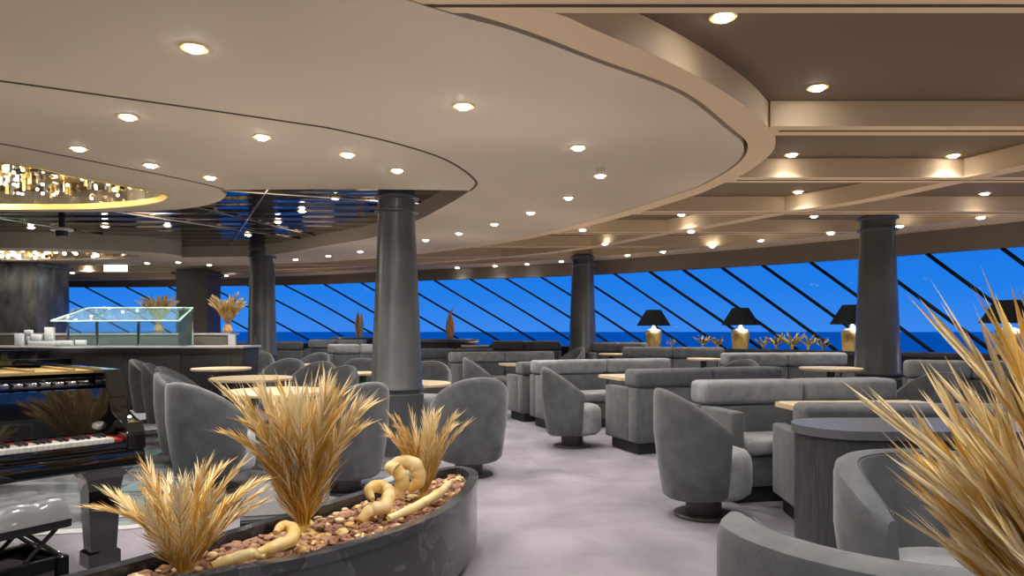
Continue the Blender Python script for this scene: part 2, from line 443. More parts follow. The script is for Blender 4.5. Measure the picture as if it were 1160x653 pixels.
def right_x(y, line):
    xs = []
    for a, b in zip(line, line[1:]):
        if (a.y - y) * (b.y - y) <= 0 and a.y != b.y: xs.append(a.x + (b.x - a.x) * (y - a.y) / (b.y - a.y))
    return max(xs) if xs else -13
for i, y in enumerate([-5.2, -3.5, -1.9, -.3, 1.3, 2.96, 4.81, 6.37, 8.13, 9.8, 11.4, 13.0, 14.6, 16.2, 17.8]):
    w = .11 if i != 5 else .07
    x0 = right_x(y, Bl) - .05 if 2.96 < y < 14.7 else -18
    x0 = max(x0, -14) if y > 14 else x0
    x1 = wall_x(y) - .1
    if y < 2.9: x0 = -18
    bm = bm_new(); box(bm, x0, x1, y - w, y + w, ZC + .006, ZS + .02); struct('ceiling_beam', bm, M['beam'])
    bm = bm_new(); box(bm, x0 + .1, x1, y - .012, y + .012, ZC + .003, ZC + .007); struct('trim_8', bm, M['gap'])

# second oval drop beyond the mirror
D2 = [(-12.5 + 0, 12.3)]
d2 = [(-9.0 + 3.1 * math.cos(2 * PI * k / 48), 12.1 + 1.15 * math.sin(2 * PI * k / 48)) for k in range(48)]
d2h = [(-9.1 + 2.45 * math.cos(2 * PI * k / 40), 12.15 + .75 * math.sin(2 * PI * k / 40)) for k in range(40)]
bm = bm_new(); slab(bm, d2, [d2h], 2.6, 2.86); struct('ceiling_drop', bm, M['ceiling'])
bm = bm_new(); slab(bm, d2h, [], 2.63, 2.85, caps=(False, True)); struct('ceiling_recess', bm, M['goldmirror'])

# ------------------------------------------------------------------ columns (setting)
def column(x, y, rb, rt, zr, name, zt=2.9, cap=2.55):
    bm = bm_new()
    lathe(bm, [(0, 0), (rb * 1.06, 0), (rb * 1.06, zr - .05), (rb * .99, zr - .04), (rb * .99, zr - .01), (rb * 1.05, zr), (rb * 1.03, zr + .03), (rb, zr + .04), (rt, cap - .2), (rt, cap - .16),
               (rt + .035, cap - .15), (rt + .035, cap - .13), (rt, cap - .12), (rt, cap - .02), (rt + .04, cap), (rt + .04, cap + .02), (rt, cap + .03), (rt, zt)], 40, x, y)
    return struct(name, bm, M['column'], smooth=True)
column(X(449.5, 7.05), 7.05, .262, .19, .66, 'column', cap=2.62)
column(X(994, 8.55), 8.55, .265, .20, .72, 'column', zt=2.7, cap=2.66)
column(X(660, 13.0), 13.0, .262, .205, .85, 'column', zt=2.7, cap=2.66)
column(X(297, 12.75), 12.75, .262, .215, .8, 'column', cap=2.78)
def sq_pillar(px0, px1, d, name, m, w=None):
    x0, x1 = X(px0, d), X(px1, d)
    bm = bm_new(); box(bm, x0, x1, d, d + (w or (x1 - x0)), 0, 2.7, .02)
    box(bm, x0 - .08, x1 + .05, d - .06, d + (w or (x1 - x0)) + .05, 2.56, 2.62, .005)
    return struct(name, bm, m, smooth=True)
sq_pillar(199, 235, 15.6, 'pillar', M['header'])
sq_pillar(-40, 42, 13.6, 'pillar', M['marble_grey'], 1.0)

# ------------------------------------------------------------------ chairs
def chair_meshes(R, rb, H, Ha, T, p, th, seatR, seatF, tag_, zb=.13):
    """tub chair facing +x; back at -x"""
    bm = bm_new(); n = 40; rows = []
    for i in range(n + 1):
        a = -T + 2 * T * i / n          # 0 = back
        ca, sa = -math.cos(a), math.sin(a)
        u = (ca + 1) / (1 - math.cos(T))
        u = max(0, min(1, u))
        zt = H - (H - Ha) * u ** p
        edge = min(i, n - i) / 2.0
        e = 1 if edge >= 1 else .55 + .45 * edge
        prof = []
        zz = zb + .03 * u
        def rad(z): return rb + (R - rb) * min(1, (z - zb) / (.6 * (H - zb))) ** .8
        for z in (zz, zz + .02, zz + (zt - zz) * .3, zz + (zt - zz) * .6, zt - .05):
            prof.append((rad(z) - (th * .3 if z == zz else 0) - th / 2 + th / 2 * e, z))
        for k in range(1, 6):
            g = PI * k / 6
            prof.append((rad(zt) - th / 2 + th / 2 * math.cos(g) * e, zt - .035 + .035 * math.sin(g)))
        for z in (zt - .06, zz + (zt - zz) * .5, zz + .02):
            prof.append((rad(z) - th / 2 - th / 2 * e, z))
        rows.append([bm.verts.new((r * ca, r * sa, z)) for r, z in prof])
    m_ = len(rows[0])
    for A, B in zip(rows, rows[1:]):
        for k in range(m_):
            bm.faces.new((A[k], A[(k + 1) % m_], B[(k + 1) % m_], B[k]))
    bm.faces.new(rows[0]); bm.faces.new(rows[-1][::-1])
    shell = finish('tmp', bm, M['velvet'])
    me_shell = shell.data; bpy.data.objects.remove(shell)
    bm = bm_new()
    # welt line round the inside of the rim
    pts = []
    for i in range(33):
        a = -T * .97 + 2 * T * .97 * i / 32; ca, sa = -math.cos(a), math.sin(a)
        u = max(0, min(1, (ca + 1) / (1 - math.cos(T)))); zt = H - (H - Ha) * u ** p
        pts.append(((R - th * .86) * ca, (R - th * .86) * sa, zt - .012))
    tube(bm, pts, .004, 5)
    w = finish('tmp', bm, M['piping']); me_w = w.data; bpy.data.objects.remove(w)
    bm = bm_new()
    zs = .46 * H / .87
    lathe(bm, [(0, zb + .01), (seatR - .05, zb + .01), (seatR - .01, zb + .04), (seatR, zb + .1), (seatR, zs - .1), (seatR - .008, zs - .05), (seatR - .035, zs - .015), (seatR - .08, zs), (0, zs + .012)], 36, seatF, 0)
    w = finish('tmp', bm, M['velvet_lit']); me_s = w.data; bpy.data.objects.remove(w)
    bm = bm_new()
    lathe(bm, [(0, 0), (.2, 0), (.2, .012), (.19, .022), (.125, .024), (.12, .03), (.12, zb + .02), (0, zb + .02)], 32)
    w = finish('tmp', bm, M['base_metal']); me_b = w.data; bpy.data.objects.remove(w)
    return dict(shell=me_shell, welt=me_w, seat=me_s, base=me_b)
TUB = chair_meshes(.335, .27, .87, .60, math.radians(101), 1.1, .055, .265, .055, 'a')
LOW = chair_meshes(.41, .35, .76, .60, math.radians(118), 3.2, .10, .30, .03, 'b')
CLUB = chair_meshes(.50, .45, .765, .745, math.radians(116), 2, .125, .33, .03, 'c')
def chair(kit, x, y, deg, label, group=None, scale=1, sz=1, name='tub_chair'):
    t = thing(name, label, 'chair', (x, y, 0), math.radians(deg), group)
    t.scale = (scale, scale, sz)
    link('backrest', kit['shell'], t); link('welt', kit['welt'], t); link('seat', kit['seat'], t); link('swivel_base', kit['base'], t)
    return t
gL = 'grey tub chairs around the round tables'
chair(TUB, X(648, 7.45), 7.45, 8, 'grey velvet tub chair on the aisle, side on, before the second booth table', 'swivel tub chairs at booth tables')
chair(TUB, X(797, 4.65), 4.65, 8, 'grey velvet tub chair on the aisle nearest the half-round dark console', 'swivel tub chairs at booth tables')
chair(TUB, X(550, 10.15), 10.15, 12, 'grey tub chair at the third booth table, just behind the wide chair near the column', 'swivel tub chairs at booth tables')
chair(TUB, X(531, 5.98), 5.98, 112, 'large grey tub chair seen from behind, right of the thick column', gL, 1.04)
chair(TUB, X(482, 8.6), 8.6, 262, 'grey tub chair peeking out right of the thick column beyond its table', gL)
chair(TUB, X(177, 9.5), 9.5, 12, 'grey tub chair furthest to the left, against the black buffet counter', gL)
chair(TUB, X(195, 8.45), 8.45, 12, 'grey tub chair second from the buffet counter, in the left row', gL)
chair(TUB, X(214, 7.5), 7.5, 10, 'grey tub chair third from the buffet counter, pale rim showing', gL)
chair(TUB, X(219, 6.45), 6.45, 15, 'grey tub chair directly behind the big left chair, broad pale rim', gL)
chair(TUB, X(242, 5.4), 5.4, 62, 'big grey tub chair with its full back to us behind the left gold plant', gL, 1.03)
chair(TUB, X(318, 9.45), 9.45, 262, 'grey tub chair facing us beyond the second round table', gL)
chair(TUB, X(290, 11.9), 11.9, 280, 'grey tub chair in front of the slim left column', gL, .93, 1.05)
chair(TUB, X(353, 12.3), 12.3, 255, 'grey tub chair at the small far table, curved rim showing', gL)
chair(TUB, X(398, 14.0), 14.0, 230, 'small distant grey tub chair left of the thick column below the wooden sculpture', gL, 1, 1.05)
chair(TUB, X(412, 10.2), 10.2, 95, 'grey tub chair half hidden by the thick column, above the tall gold plant', gL)
chair(TUB, X(370, 7.45), 7.45, 235, 'grey tub chair beyond the nearest round table, above the tall gold plant', gL)
chair(TUB, X(350, 8.45), 8.45, 250, 'grey tub chair behind another, dark rim just showing over it', gL)
chair(TUB, X(392, 5.35), 5.35, 140, 'grey tub chair hidden behind the tall gold plant, rim showing', gL)
chair(TUB, X(1043, 6.35), 6.35, 195, 'grey tub chair right of the right-hand column, behind the gold blades', 'swivel tub chairs at booth tables')
chair(TUB, X(829, 8.62), 8.62, 215, 'pale grey tub chair rim showing over the sofa back below the lamp', 'swivel tub chairs at booth tables', 1, 1.03)
chair(LOW, 1.63, 2.50, 268, 'low grey armchair with thick rolled rim beside the dark console', 'foreground armchairs', name='low_armchair')
chair(CLUB, 1.05, 1.80, 100, 'large grey armchair in the foreground seen from behind, piping along its rim', 'foreground armchairs', name='low_armchair')

# ------------------------------------------------------------------ sofas
def sofa(pl, pr, facing, label, H=.86, zb=0.0, depth=.68, arms=(1, 1), segs=2, back=.17, m='velvet', group='booth sofas', mt=None):
    pl, pr = Vector(pl), Vector(pr); W = (pr - pl).length
    d = (pr - pl).normalized(); ang = math.atan2(d.y, d.x)
    if facing == 'B': org, a = pl, ang
    else: org, a = pr, ang + PI
    t = thing('booth_sofa', label, 'sofa', (org.x, org.y, 0), a, group)
    V = M[m]; VT = M[mt or m]
    rz = H - .185; az = H - .17; aw = .10
    bm = bm_new(); box(bm, .06, W - .06, .06, depth - .07, 0, .13); finish('plinth', bm, M['plinth'], t)
    bm = bm_new(); box(bm, 0, W, 0, back, .12, rz, .018, 2); finish('backrest', bm, V, t)
    x0 = aw if arms[0] else 0; x1 = W - aw if arms[1] else W
    bm = bm_new(); box(bm, x0 + .003, x1 - .003, back, depth - .03, .12, zb + .34, .01); finish('seat_base', bm, V, t)
    for k in range(segs):
        a0 = x0 + (x1 - x0) * k / segs; a1 = x0 + (x1 - x0) * (k + 1) / segs
        bm = bm_new(); box(bm, a0 + .004, a1 - .004, back + .08, depth, zb + .345, zb + .465, .035, 3); finish('seat_cushion', bm, M['velvet_lit'], t)
        bm = bm_new(); box(bm, a0 + .004, a1 - .004, back + .002, back + .09, zb + .36, rz - .005, .025, 3); finish('back_cushion', bm, V, t)
        b0 = W * k / segs; b1 = W * (k + 1) / segs
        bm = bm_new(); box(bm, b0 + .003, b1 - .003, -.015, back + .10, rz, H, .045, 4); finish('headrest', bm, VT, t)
    for k, on in enumerate(arms):
        if on:
            bm = bm_new(); xx = 0 if k == 0 else W - aw
            box(bm, xx - .002, xx + aw, back + .001, depth - .02, .12, az - .02, .02, 3); finish('armrest', bm, V, t)
    return t
def SP(px, d): return (X(px, d), d)
sofa(SP(721, 6.85), SP(888, 7.5), 'B', 'grey velvet sofa with its back to us, flat side panel at its aisle end', H=.863)
sofa(SP(781, 5.55), SP(992, 5.92), 'F', 'grey velvet sofa facing us behind the dark half-round console', m='velvet', mt='velvet_lit')
sofa(SP(912, 4.15), (4.0, 3.98), 'B', 'grey velvet sofa back just beyond the dark half-round console', H=.80)
sofa((.235, 9.15), (2.17, 9.95), 'F', 'grey velvet sofa facing us beyond the aisle chair, in front of the middle column', H=.87, m='velvet', mt='velvet_lit')
sofa((.14, 9.36), (2.05, 10.16), 'B', 'grey velvet sofa back to back with the one facing the aisle chair', H=.83, depth=.6)
sofa(SP(507, 12.15), SP(622, 12.9), 'F', 'long top-lit grey sofa facing us, left of the middle column', H=.885, m='velvet', mt='velvet_lit')
sofa(SP(474, 12.3), SP(560, 12.6), 'B', 'grey sofa turned away, between the thick column and the dark drum plinth', H=.94, depth=.5)
sofa(SP(560, 13.75), SP(636, 13.45), 'F', 'low dark sofa under the window, left of the middle column', H=1.07, zb=.12, depth=.4)
sofa(SP(677, 12.9), SP(735, 12.4), 'F', 'dark sofa under the window, directly right of the middle column', H=1.055, zb=.12, depth=.5)
sofa(SP(706, 11.6), SP(820, 11.2), 'F', 'dark grey sofa under the window below the smaller table lamp', H=.995, zb=.1, depth=.6)
sofa(SP(815, 9.62), SP(949, 9.8), 'F', 'grey sofa under the window below the larger table lamp and dried plants', H=.955, zb=.1, depth=.6, m='velvet', mt='velvet_lit')
sofa(SP(1022, 7.35), (5.3, 7.0), 'F', 'grey sofa under the window right of the right-hand column', H=.95, depth=.6, m='velvet', mt='velvet_lit')
chair(TUB, X(640, 11.5), 11.5, 200, 'small dark tub chair just left of the foot of the middle column', 'swivel tub chairs at booth tables', 1, 1.14)
gW = 'sofas in the far left corner'
sofa(SP(312, 14.2), SP(340, 14.2), 'B', 'squarish grey sofa end right of the slim left column', H=1.05, depth=.5, segs=1, group=gW)
sofa(SP(371, 13.2), SP(442, 13.5), 'F', 'top-lit grey sofa left of the thick column', H=1.01, depth=.5, group=gW, mt='velvet_lit')
sofa(SP(352, 14.95), SP(416, 15.0), 'F', 'distant grey sofa below the pale wooden sculpture', H=1.08, depth=.5, group=gW, mt='velvet_lit')
sofa(SP(242, 14.0), SP(284, 14.0), 'F', 'distant grey sofa left of the slim column', H=1.04, depth=.5, group=gW, segs=1)

# ------------------------------------------------------------------ tables
def round_table(px, d, D, label, z=.70, group='round pale wood tables'):
    t = thing('round_table', label, 'table', (X(px, d), d, 0), 0, group)
    bm = bm_new(); r = D / 2
    lathe(bm, [(0, z - .035), (r - .02, z - .035), (r - .004, z - .03), (r, z - .02), (r, z - .006), (r - .006, z), (0, z)], 48); finish('table_top', bm, M['table'], t)
    bm = bm_new(); lathe(bm, [(0, .03), (.045, .03), (.045, z - .036), (.0, z - .036)], 20); finish('pedestal', bm, M['base_metal'], t)
    bm = bm_new(); lathe(bm, [(0, 0), (.26, 0), (.26, .012), (.23, .025), (.05, .03), (0, .03)], 32); finish('table_base', bm, M['base_metal'], t)
round_table(251, 10.35, .86, 'small round pale wood table nearest the buffet counter')
round_table(285, 8.2, .95, 'round pale wood table between the buffet side and the nearest table')
round_table(312, 6.4, .92, 'round pale wood table just behind the tall gold plant')
round_table(359, 11.6, .54, 'small round pale wood table far off, left of the thick column')
round_table(411, 9.25, .5, 'round pale wood table edge showing left of the thick column')
round_table(470, 7.78, .82, 'round pale wood table half hidden right behind the thick column', .67)
round_table(941, 8.35, .72, 'round pale wood table left of the right-hand column', .81, 'round tables by the windows')
round_table(797, 10.4, .5, 'small round pale wood table under the window sofa by the small lamp', .845, 'round tables by the windows')
round_table(692, 11.9, .42, 'small round pale table right of the middle column', .87, 'round tables by the windows')
def rect_table(x, y, w, d, deg, label, z=.715):
    t = thing('booth_table', label, 'table', (x, y, 0), math.radians(deg), 'rectangular booth tables')
    bm = bm_new(); box(bm, 0, w, -d, 0, z - .035, z)
    es = [e for e in bm.edges if abs(e.verts[0].co.z - e.verts[1].co.z) > .01]
    bmesh.ops.bevel(bm, geom=es, offset=.05, segments=5, affect='EDGES')
    finish('table_top', bm, M['table'], t)
    bm = bm_new(); lathe(bm, [(0, .03), (.05, .03), (.05, z - .036), (0, z - .036)], 20, w * .55, -d / 2); finish('pedestal', bm, M['base_metal'], t)
    bm = bm_new(); box(bm, w * .55 - .2, w * .55 + .2, -d / 2 - .14, -d / 2 + .14, 0, .03, .01); finish('table_base', bm, M['base_metal'], t)
rect_table(2.0, 5.25, 1.15, .62, 5, 'pale wood booth table beyond the dark console, between two sofas')
rect_table(1.06, 8.55, 1.15, .72, 17, 'pale wood booth table before the sofa at the middle column')
rect_table(-.24, 11.35, .72, .5, 20, 'pale wood booth table deep in the room behind the aisle chairs', .73)
rect_table(X(522, 13.35), 13.5, .55, .22, 2, 'pale table top by the window beside the dark drum plinth', .985)

# ------------------------------------------------------------------ console (half-round dark cabinet)
t = thing('console_cabinet', 'dark half-round console cabinet with slate top beside the gold blades', 'cabinet', (0, 0, 0))
def stadium(x0, x1, y0, y1, n=14):
    r = (y1 - y0) / 2; cy = (y0 + y1) / 2; out = []
    for i in range(n + 1):
        a = PI / 2 + PI * i / n; out.append((x0 + r + r * math.cos(a), cy + r * math.sin(a)))
    for i in range(n + 1):
        a = -PI / 2 + PI * i / n; out.append((x1 - r + r * math.cos(a), cy + r * math.sin(a)))
    return out
bm = bm_new(); slab(bm, stadium(1.545, 3.3, 3.42, 3.95), [], .02, .70); finish('body', bm, M['dark_wood'], t)
bm = bm_new(); slab(bm, stadium(1.53, 3.315, 3.405, 3.965), [], .705, .75); finish('cabinet_top', bm, M['slate'], t)
bm = bm_new(); slab(bm, stadium(1.6, 3.25, 3.47, 3.9), [], 0, .03); finish('plinth', bm, M['plinth'], t)
for k in range(2):
    bm = bm_new(); box(bm, 1.86 + k * .6, 2.45 + k * .6, 3.405, 3.425, .06, .67, .004); d_ = finish('door', bm, M['dark_wood'], t)
    bm = bm_new(); tube(bm, [(2.4 + k * .1, 3.39, .32), (2.4 + k * .1, 3.39, .46)], .006, 6); tube(bm, [(2.4 + k * .1, 3.39, .33), (2.4 + k * .1, 3.41, .33)], .004, 6); tube(bm, [(2.4 + k * .1, 3.39, .45), (2.4 + k * .1, 3.41, .45)], .004, 6)
    finish('handle', bm, M['base_metal'], d_)

# ------------------------------------------------------------------ planter
near = [(-.2, 3.98), (-.2, 3.65), (-.235, 3.38), (-.33, 3.05), (-.5, 2.76), (-.70, 2.52), (-.87, 2.4), (-1.06, 2.28), (-1.3, 2.12), (-1.6, 1.95)]
far = [(-1.85, 1.95), (-1.62, 2.18), (-1.39, 2.45), (-1.1, 2.94), (-.87, 3.35), (-.58, 3.86), (-.43, 4.10), (-.30, 4.16)]
ring = [tuple(p) for p in smooth_line(near + far, 5, closed=True)]
def inset(poly, d):
    out = []
    n_ = len(poly)
    for i in range(n_):
        a, b = Vector(poly[i - 1]), Vector(poly[(i + 1) % n_]); t_ = (b - a).normalized()
        out.append((poly[i][0] + t_.y * d, poly[i][1] - t_.x * d))
    return out
# orientation test
ar = sum(ring[i - 1][0] * ring[i][1] - ring[i][0] * ring[i - 1][1] for i in range(len(ring)))
sg = -1 if ar > 0 else 1
inner = inset(ring, sg * .055)
t = thing('planter', 'boat-shaped black marble planter holding gold plants and bark', 'planter', (0, 0, 0))
bm = bm_new(); slab(bm, ring, [inner], .39, .43); finish('rim', bm, M['marble'], t)
bm = bm_new(); slab(bm, inset(ring, sg * .008), [inner], .07, .388); finish('planter_wall', bm, M['marble'], t)
bm = bm_new(); slab(bm, inset(ring, sg * .05), [], 0, .08); finish('plinth', bm, M['plinth'], t)
bm = bm_new(); slab(bm, inset(ring, sg * .056), [], .08, .375); finish('soil', bm, M['soil'], t)
def inside(p, poly):
    c = False
    for i in range(len(poly)):
        (x1, y1), (x2, y2) = poly[i - 1], poly[i]
        if (y1 > p[1]) != (y2 > p[1]) and p[0] < (x2 - x1) * (p[1] - y1) / (y2 - y1) + x1: c = not c
    return c
inn2 = inset(ring, sg * .085)
bm = bm_new(); cnt = 0
while cnt < 900:
    x, y = random.uniform(-1.8, -.2), random.uniform(2.0, 4.1)
    if not inside((x, y), inn2): continue
    cnt += 1
    s = random.uniform(.010, .024); mt = Matrix.Translation((x, y, .378 + random.uniform(0, .022))) @ Matrix.Rotation(random.uniform(0, 6), 4, 'Z') @ Matrix.Rotation(random.uniform(-.7, .7), 4, 'X') @ Matrix.Diagonal((s * 1.5, s, s * .5, 1))
    r_ = bmesh.ops.create_icosphere(bm, subdivisions=1, radius=1, matrix=mt)
    mi = 0 if random.random() < .75 else 1
    for v in r_['verts']:
        for f in v.link_faces: f.material_index = mi
o = finish('bark_chips', bm, [M['chip'], M['driftwood']], None, smooth=False); o['kind'] = 'stuff'
o['label'] = 'brown bark chips filling the black marble planter'; o['category'] = 'bark'
# driftwood
def drift(pts, rs, label, px=0):
    bm = bm_new(); q = smooth_line(pts, 8); n_ = len(q)
    R_ = []
    for i in range(n_):
        t_ = i / (n_ - 1) * (len(rs) - 1); k = min(int(t_), len(rs) - 2); R_.append((rs[k] + (rs[k + 1] - rs[k]) * (t_ - k)) * (1 + .06 * math.sin(i * 1.3)))
    tube(bm, q, R_, 12)
    tag(finish('driftwood', bm, M['driftwood'], None), label, 'driftwood', 'pieces of driftwood in the planter')
def Z(px, py, d): return EYE + (HY - py) * d / F
def D3(px, py, d): return (X(px, d), d, Z(px, py, d))
drift([D3(408, 592, 3.05), D3(420, 578, 3.1), D3(436, 574, 3.12), D3(440, 558, 3.2), D3(428, 551, 3.2), D3(418, 556, 3.12), D3(422, 566, 3.08)], [.022, .03, .032, .032, .03, .024, .012], 'curled pale driftwood right beside the tall gold plant')
drift([D3(450, 562, 3.3), D3(456, 545, 3.3), D3(448, 532, 3.3), D3(440, 530, 3.32), D3(455, 524, 3.4), D3(470, 528, 3.42), D3(474, 545, 3.42), D3(462, 556, 3.4)], [.03, .036, .034, .02, .034, .04, .036, .02], 'large arching curl of pale driftwood left of the smallest gold plant')
drift([D3(292, 628, 2.5), D3(310, 620, 2.55), D3(330, 612, 2.6), D3(332, 600, 2.68), D3(320, 596, 2.68), D3(312, 604, 2.62)], [.018, .024, .026, .024, .02, .01], 'low twisted pale driftwood left of the tall gold plant')
drift([D3(240, 642, 2.42), D3(262, 634, 2.46), D3(285, 628, 2.5), D3(300, 632, 2.5)], [.014, .022, .022, .012], 'flat length of pale driftwood beside the left gold plant')
drift([D3(440, 588, 3.0), D3(470, 575, 3.15), D3(496, 560, 3.35), D3(512, 545, 3.6)], [.014, .022, .024, .012], 'straight pale driftwood lying along the right end of the planter')

# ------------------------------------------------------------------ gold plants
def frond_mesh(Lr, bend, nleaf, leaf, wid, spread, cream, seed, rachis=.004, start=.25, mats=('gold', 'cream')):
    rnd = random.Random(seed); bm = bm_new()
    def P_(t):   # frond bends outward along +x
        a = bend * t * t
        return Vector((Lr * t * math.sin(a * .6), 0, Lr * t * math.cos(a * .6)))
    def T_(t):
        return (P_(min(1, t + .02)) - P_(t - .02)).normalized()
    tube(bm, [P_(i / 8) for i in range(9)], [rachis * (1 - .75 * i / 8) for i in range(9)], 5)
    for i in range(nleaf):
        t = start + (1 - start) * (i / nleaf) ** .9
        p = P_(t); tt = T_(t)
        side = 1 if i % 2 else -1
        s_ax = Vector((0, side, 0)); out_ax = tt.cross(Vector((0, 1, 0)))
        an = spread * rnd.uniform(.6, 1.25) * (1 - .45 * t)
        tilt = rnd.uniform(-.5, .5)
        d = (tt * math.cos(an) + (s_ax * math.cos(tilt) + out_ax * math.sin(tilt)) * math.sin(an)).normalized()
        ll = leaf * rnd.uniform(.7, 1.15) * (1 - .35 * t); ww = wid * rnd.uniform(.7, 1.2)
        n_ = d.cross(Vector((rnd.uniform(-1, 1), rnd.uniform(-1, 1), rnd.uniform(-.3, .3)))).normalized()
        q = [p, p + d * ll * .35, p + d * ll * .7 + tt * ll * .02, p + d * ll + tt * ll * .05]
        w_ = [ww * .5, ww, ww * .7, 0]
        fold = d.cross(n_).normalized() * ww * .35
        prev = None
        for k in range(4):
            if k < 3: cur = [bm.verts.new(q[k] + n_ * w_[k]), bm.verts.new(q[k] + fold * (w_[k] / ww)), bm.verts.new(q[k] - n_ * w_[k])]
            else: cur = [bm.verts.new(q[k])]
            if prev:
                mi = 1 if rnd.random() < cream * (.35 + .9 * t) else 0
                if k == 1: leafmi = mi
                mi = leafmi
                if k < 3:
                    for j in (0, 1): bm.faces.new((prev[j], prev[j + 1], cur[j + 1], cur[j])).material_index = mi
                else:
                    for j in (0, 1): bm.faces.new((prev[j], prev[j + 1], cur[0])).material_index = mi
            prev = cur
    o = finish('tmp', bm, [M[mats[0]], M[mats[1]]], smooth=False); me = o.data; bpy.data.objects.remove(o)
    return me
FR = [frond_mesh(.5, b_, 92, .155, .0036, .52, c_, 40 + i, start=.10) for i, (b_, c_) in enumerate([(.15, .45), (.3, .7), (.5, .4), (.05, .85)])]
FB = [frond_mesh(.5, b_, 38, .24, .0048, .34, c_, 80 + i, .005, .12) for i, (b_, c_) in enumerate([(.1, .6), (.3, .85), (.2, .45)])]
def plant(name, label, x, y, z, n, sc, tmax, kit, seed, group=None, az=(0, 360), fall=0.0, cat='plant'):
    rnd = random.Random(seed)
    t = thing(name, label, cat, (x, y, z), 0, group)
    bm = bm_new(); lathe(bm, [(0, -.03), (.03 * sc, -.02), (.026 * sc, .02), (.014 * sc, .05), (0, .06)], 10); finish('crown', bm, M['gold'], t)
    for i in range(n):
        u = (i + .5) / n
        tilt = math.radians(tmax) * math.sqrt(u) * rnd.uniform(.8, 1.1)
        a = math.radians(az[0] + (az[1] - az[0]) * ((i * .618034) % 1)) + rnd.uniform(-.15, .15)
        o = link('frond', kit[i % len(kit)], t)
        s = sc * rnd.uniform(.82, 1.08) * (1 - fall * u)
        o.scale = (s, s, s)
        # default bend toward +x; rotate about Y for tilt, then about Z
        o.rotation_euler = (Matrix.Rotation(a, 3, 'Z') @ Matrix.Rotation(tilt, 3, 'Y') @ Matrix.Rotation(rnd.uniform(-.6, .6), 3, 'Z')).to_euler()
        o.location = (math.cos(a) * .015 * sc, math.sin(a) * .015 * sc, 0)
    return t
gp = 'gold palm plants in the marble planter'
plant('gold_palm', 'low spreading gold palm at the near end of the marble planter', X(208, 2.42), 2.42, .39, 22, .74, 38, FR, 1, gp)
plant('gold_palm', 'tallest gold palm, in the middle of the marble planter', X(343, 2.95), 2.95, .39, 28, 1.20, 19, FR, 2, gp)
plant('gold_palm', 'smallest gold palm at the far tip of the marble planter', X(480, 3.58), 3.58, .39, 18, .82, 22, FR, 3, gp)
# right-hand plant in its own pot
px_, py_ = .85, .93
plant('gold_palm', 'huge gold-bladed plant filling the right edge of the view', px_, py_, .70, 84, 1.0, 36, FB, 5, None, az=(95, 300), fall=.40)
t = thing('plant_pot', 'dark pot standing under the big gold-bladed plant', 'pot', (px_, py_, 0))
bm = bm_new(); lathe(bm, [(0, 0), (.10, 0), (.115, .02), (.14, .68), (.145, .70), (.13, .70), (.125, .66), (0, .66)], 32); finish('pot_body', bm, M['marble'], t)
bm = bm_new(); lathe(bm, [(0, .665), (.124, .665), (.1, .68), (0, .69)], 24); finish('soil', bm, M['soil'], t)

# ------------------------------------------------------------------ table lamps on the ledge
LAMPL = bpy.data.lights.new('lamp_glow', 'POINT'); LAMPL.energy = 3.5; LAMPL.color = (1, .8, .5); LAMPL.shadow_soft_size = .03
def lamp(px, off, label, sc=1.0):
    p = wall_p(wall_s(px), off)
    t = thing('table_lamp', label, 'lamp', (p.x, p.y, ZSILL + .01), 0, 'black-shaded lamps on the window ledge'); t.scale = (sc, sc, sc)
    bm = bm_new()
    lathe(bm, [(0, 0), (.125, 0), (.13, .012), (.135, .10), (.145, .22), (.15, .27), (.135, .31), (.08, .335), (.035, .345), (0, .345)], 28)
    finish('lamp_base', bm, M['amber'], t)
    bm = bm_new(); lathe(bm, [(.151, .262), (.139, .312), (.082, .338), (.036, .348)], 28); finish('shoulder', bm, M['ivory'], t)
    l = bpy.data.objects.new('lamp_glow', LAMPL); COL.objects.link(l); l.parent = t; l.location = (0, -.17, .40)
    l = bpy.data.objects.new('lamp_glow', LAMPL); COL.objects.link(l); l.parent = t; l.location = (0, 0, .60)
    bm = bm_new(); lathe(bm, [(0, .345), (.045, .346), (.05, .37), (.03, .385), (.022, .42), (.012, .44), (.012, .62), (0, .62)], 16); finish('neck', bm, M['ivory'], t)
    bm = bm_new(); lathe(bm, [(.31, .40), (.135, .69), (.128, .69), (.30, .40)], 36); finish('lamp_shade', bm, M['lampblack'], t)
    bm = bm_new(); lathe(bm, [(0, .49), (.03, .5), (.036, .53), (.02, .565), (0, .57)], 14); finish('bulb', bm, M['spark'], t)
    return t
lamp(747, .22, 'smaller-looking black-shaded lamp with amber base, nearest the middle column')
lamp(845, .22, 'black-shaded lamp with amber base above the window sofa with dried plants')
lamp(972, .22, 'black-shaded lamp partly hidden behind the right-hand column')
lamp(1149, .22, 'black-shaded lamp at the right edge above the gold blades')
# dried plants on the ledge
FS = [frond_mesh(.32, .3, 26, .13, .012, .35, .5, 130 + i, mats=('dry_gold', 'dry_pale')) for i in range(2)]
for i, (px, sc) in enumerate([(768, .5), (728, .45), (803, .85), (820, .7), (872, .7), (887, .9), (905, 1.1), (923, .8), (940, .7)]):
    p = wall_p(wall_s(px), .25)
    where = ['just right of the lamp nearest the middle column', 'just left of the lamp nearest the middle column', 'first on the left of the second lamp', 'tight against the left of the second lamp',
             'tight against the right of the second lamp', 'second along to the right of the second lamp', 'tallest, third right of the second lamp', 'fourth right of the second lamp', 'last before the right-hand column'][i]
    plant('dried_plant', 'dried gold plant on the window ledge, ' + where, p.x, p.y, ZSILL + .04, 11, sc * .72, 48, FS, 20 + i, 'dried plants on the window ledge')

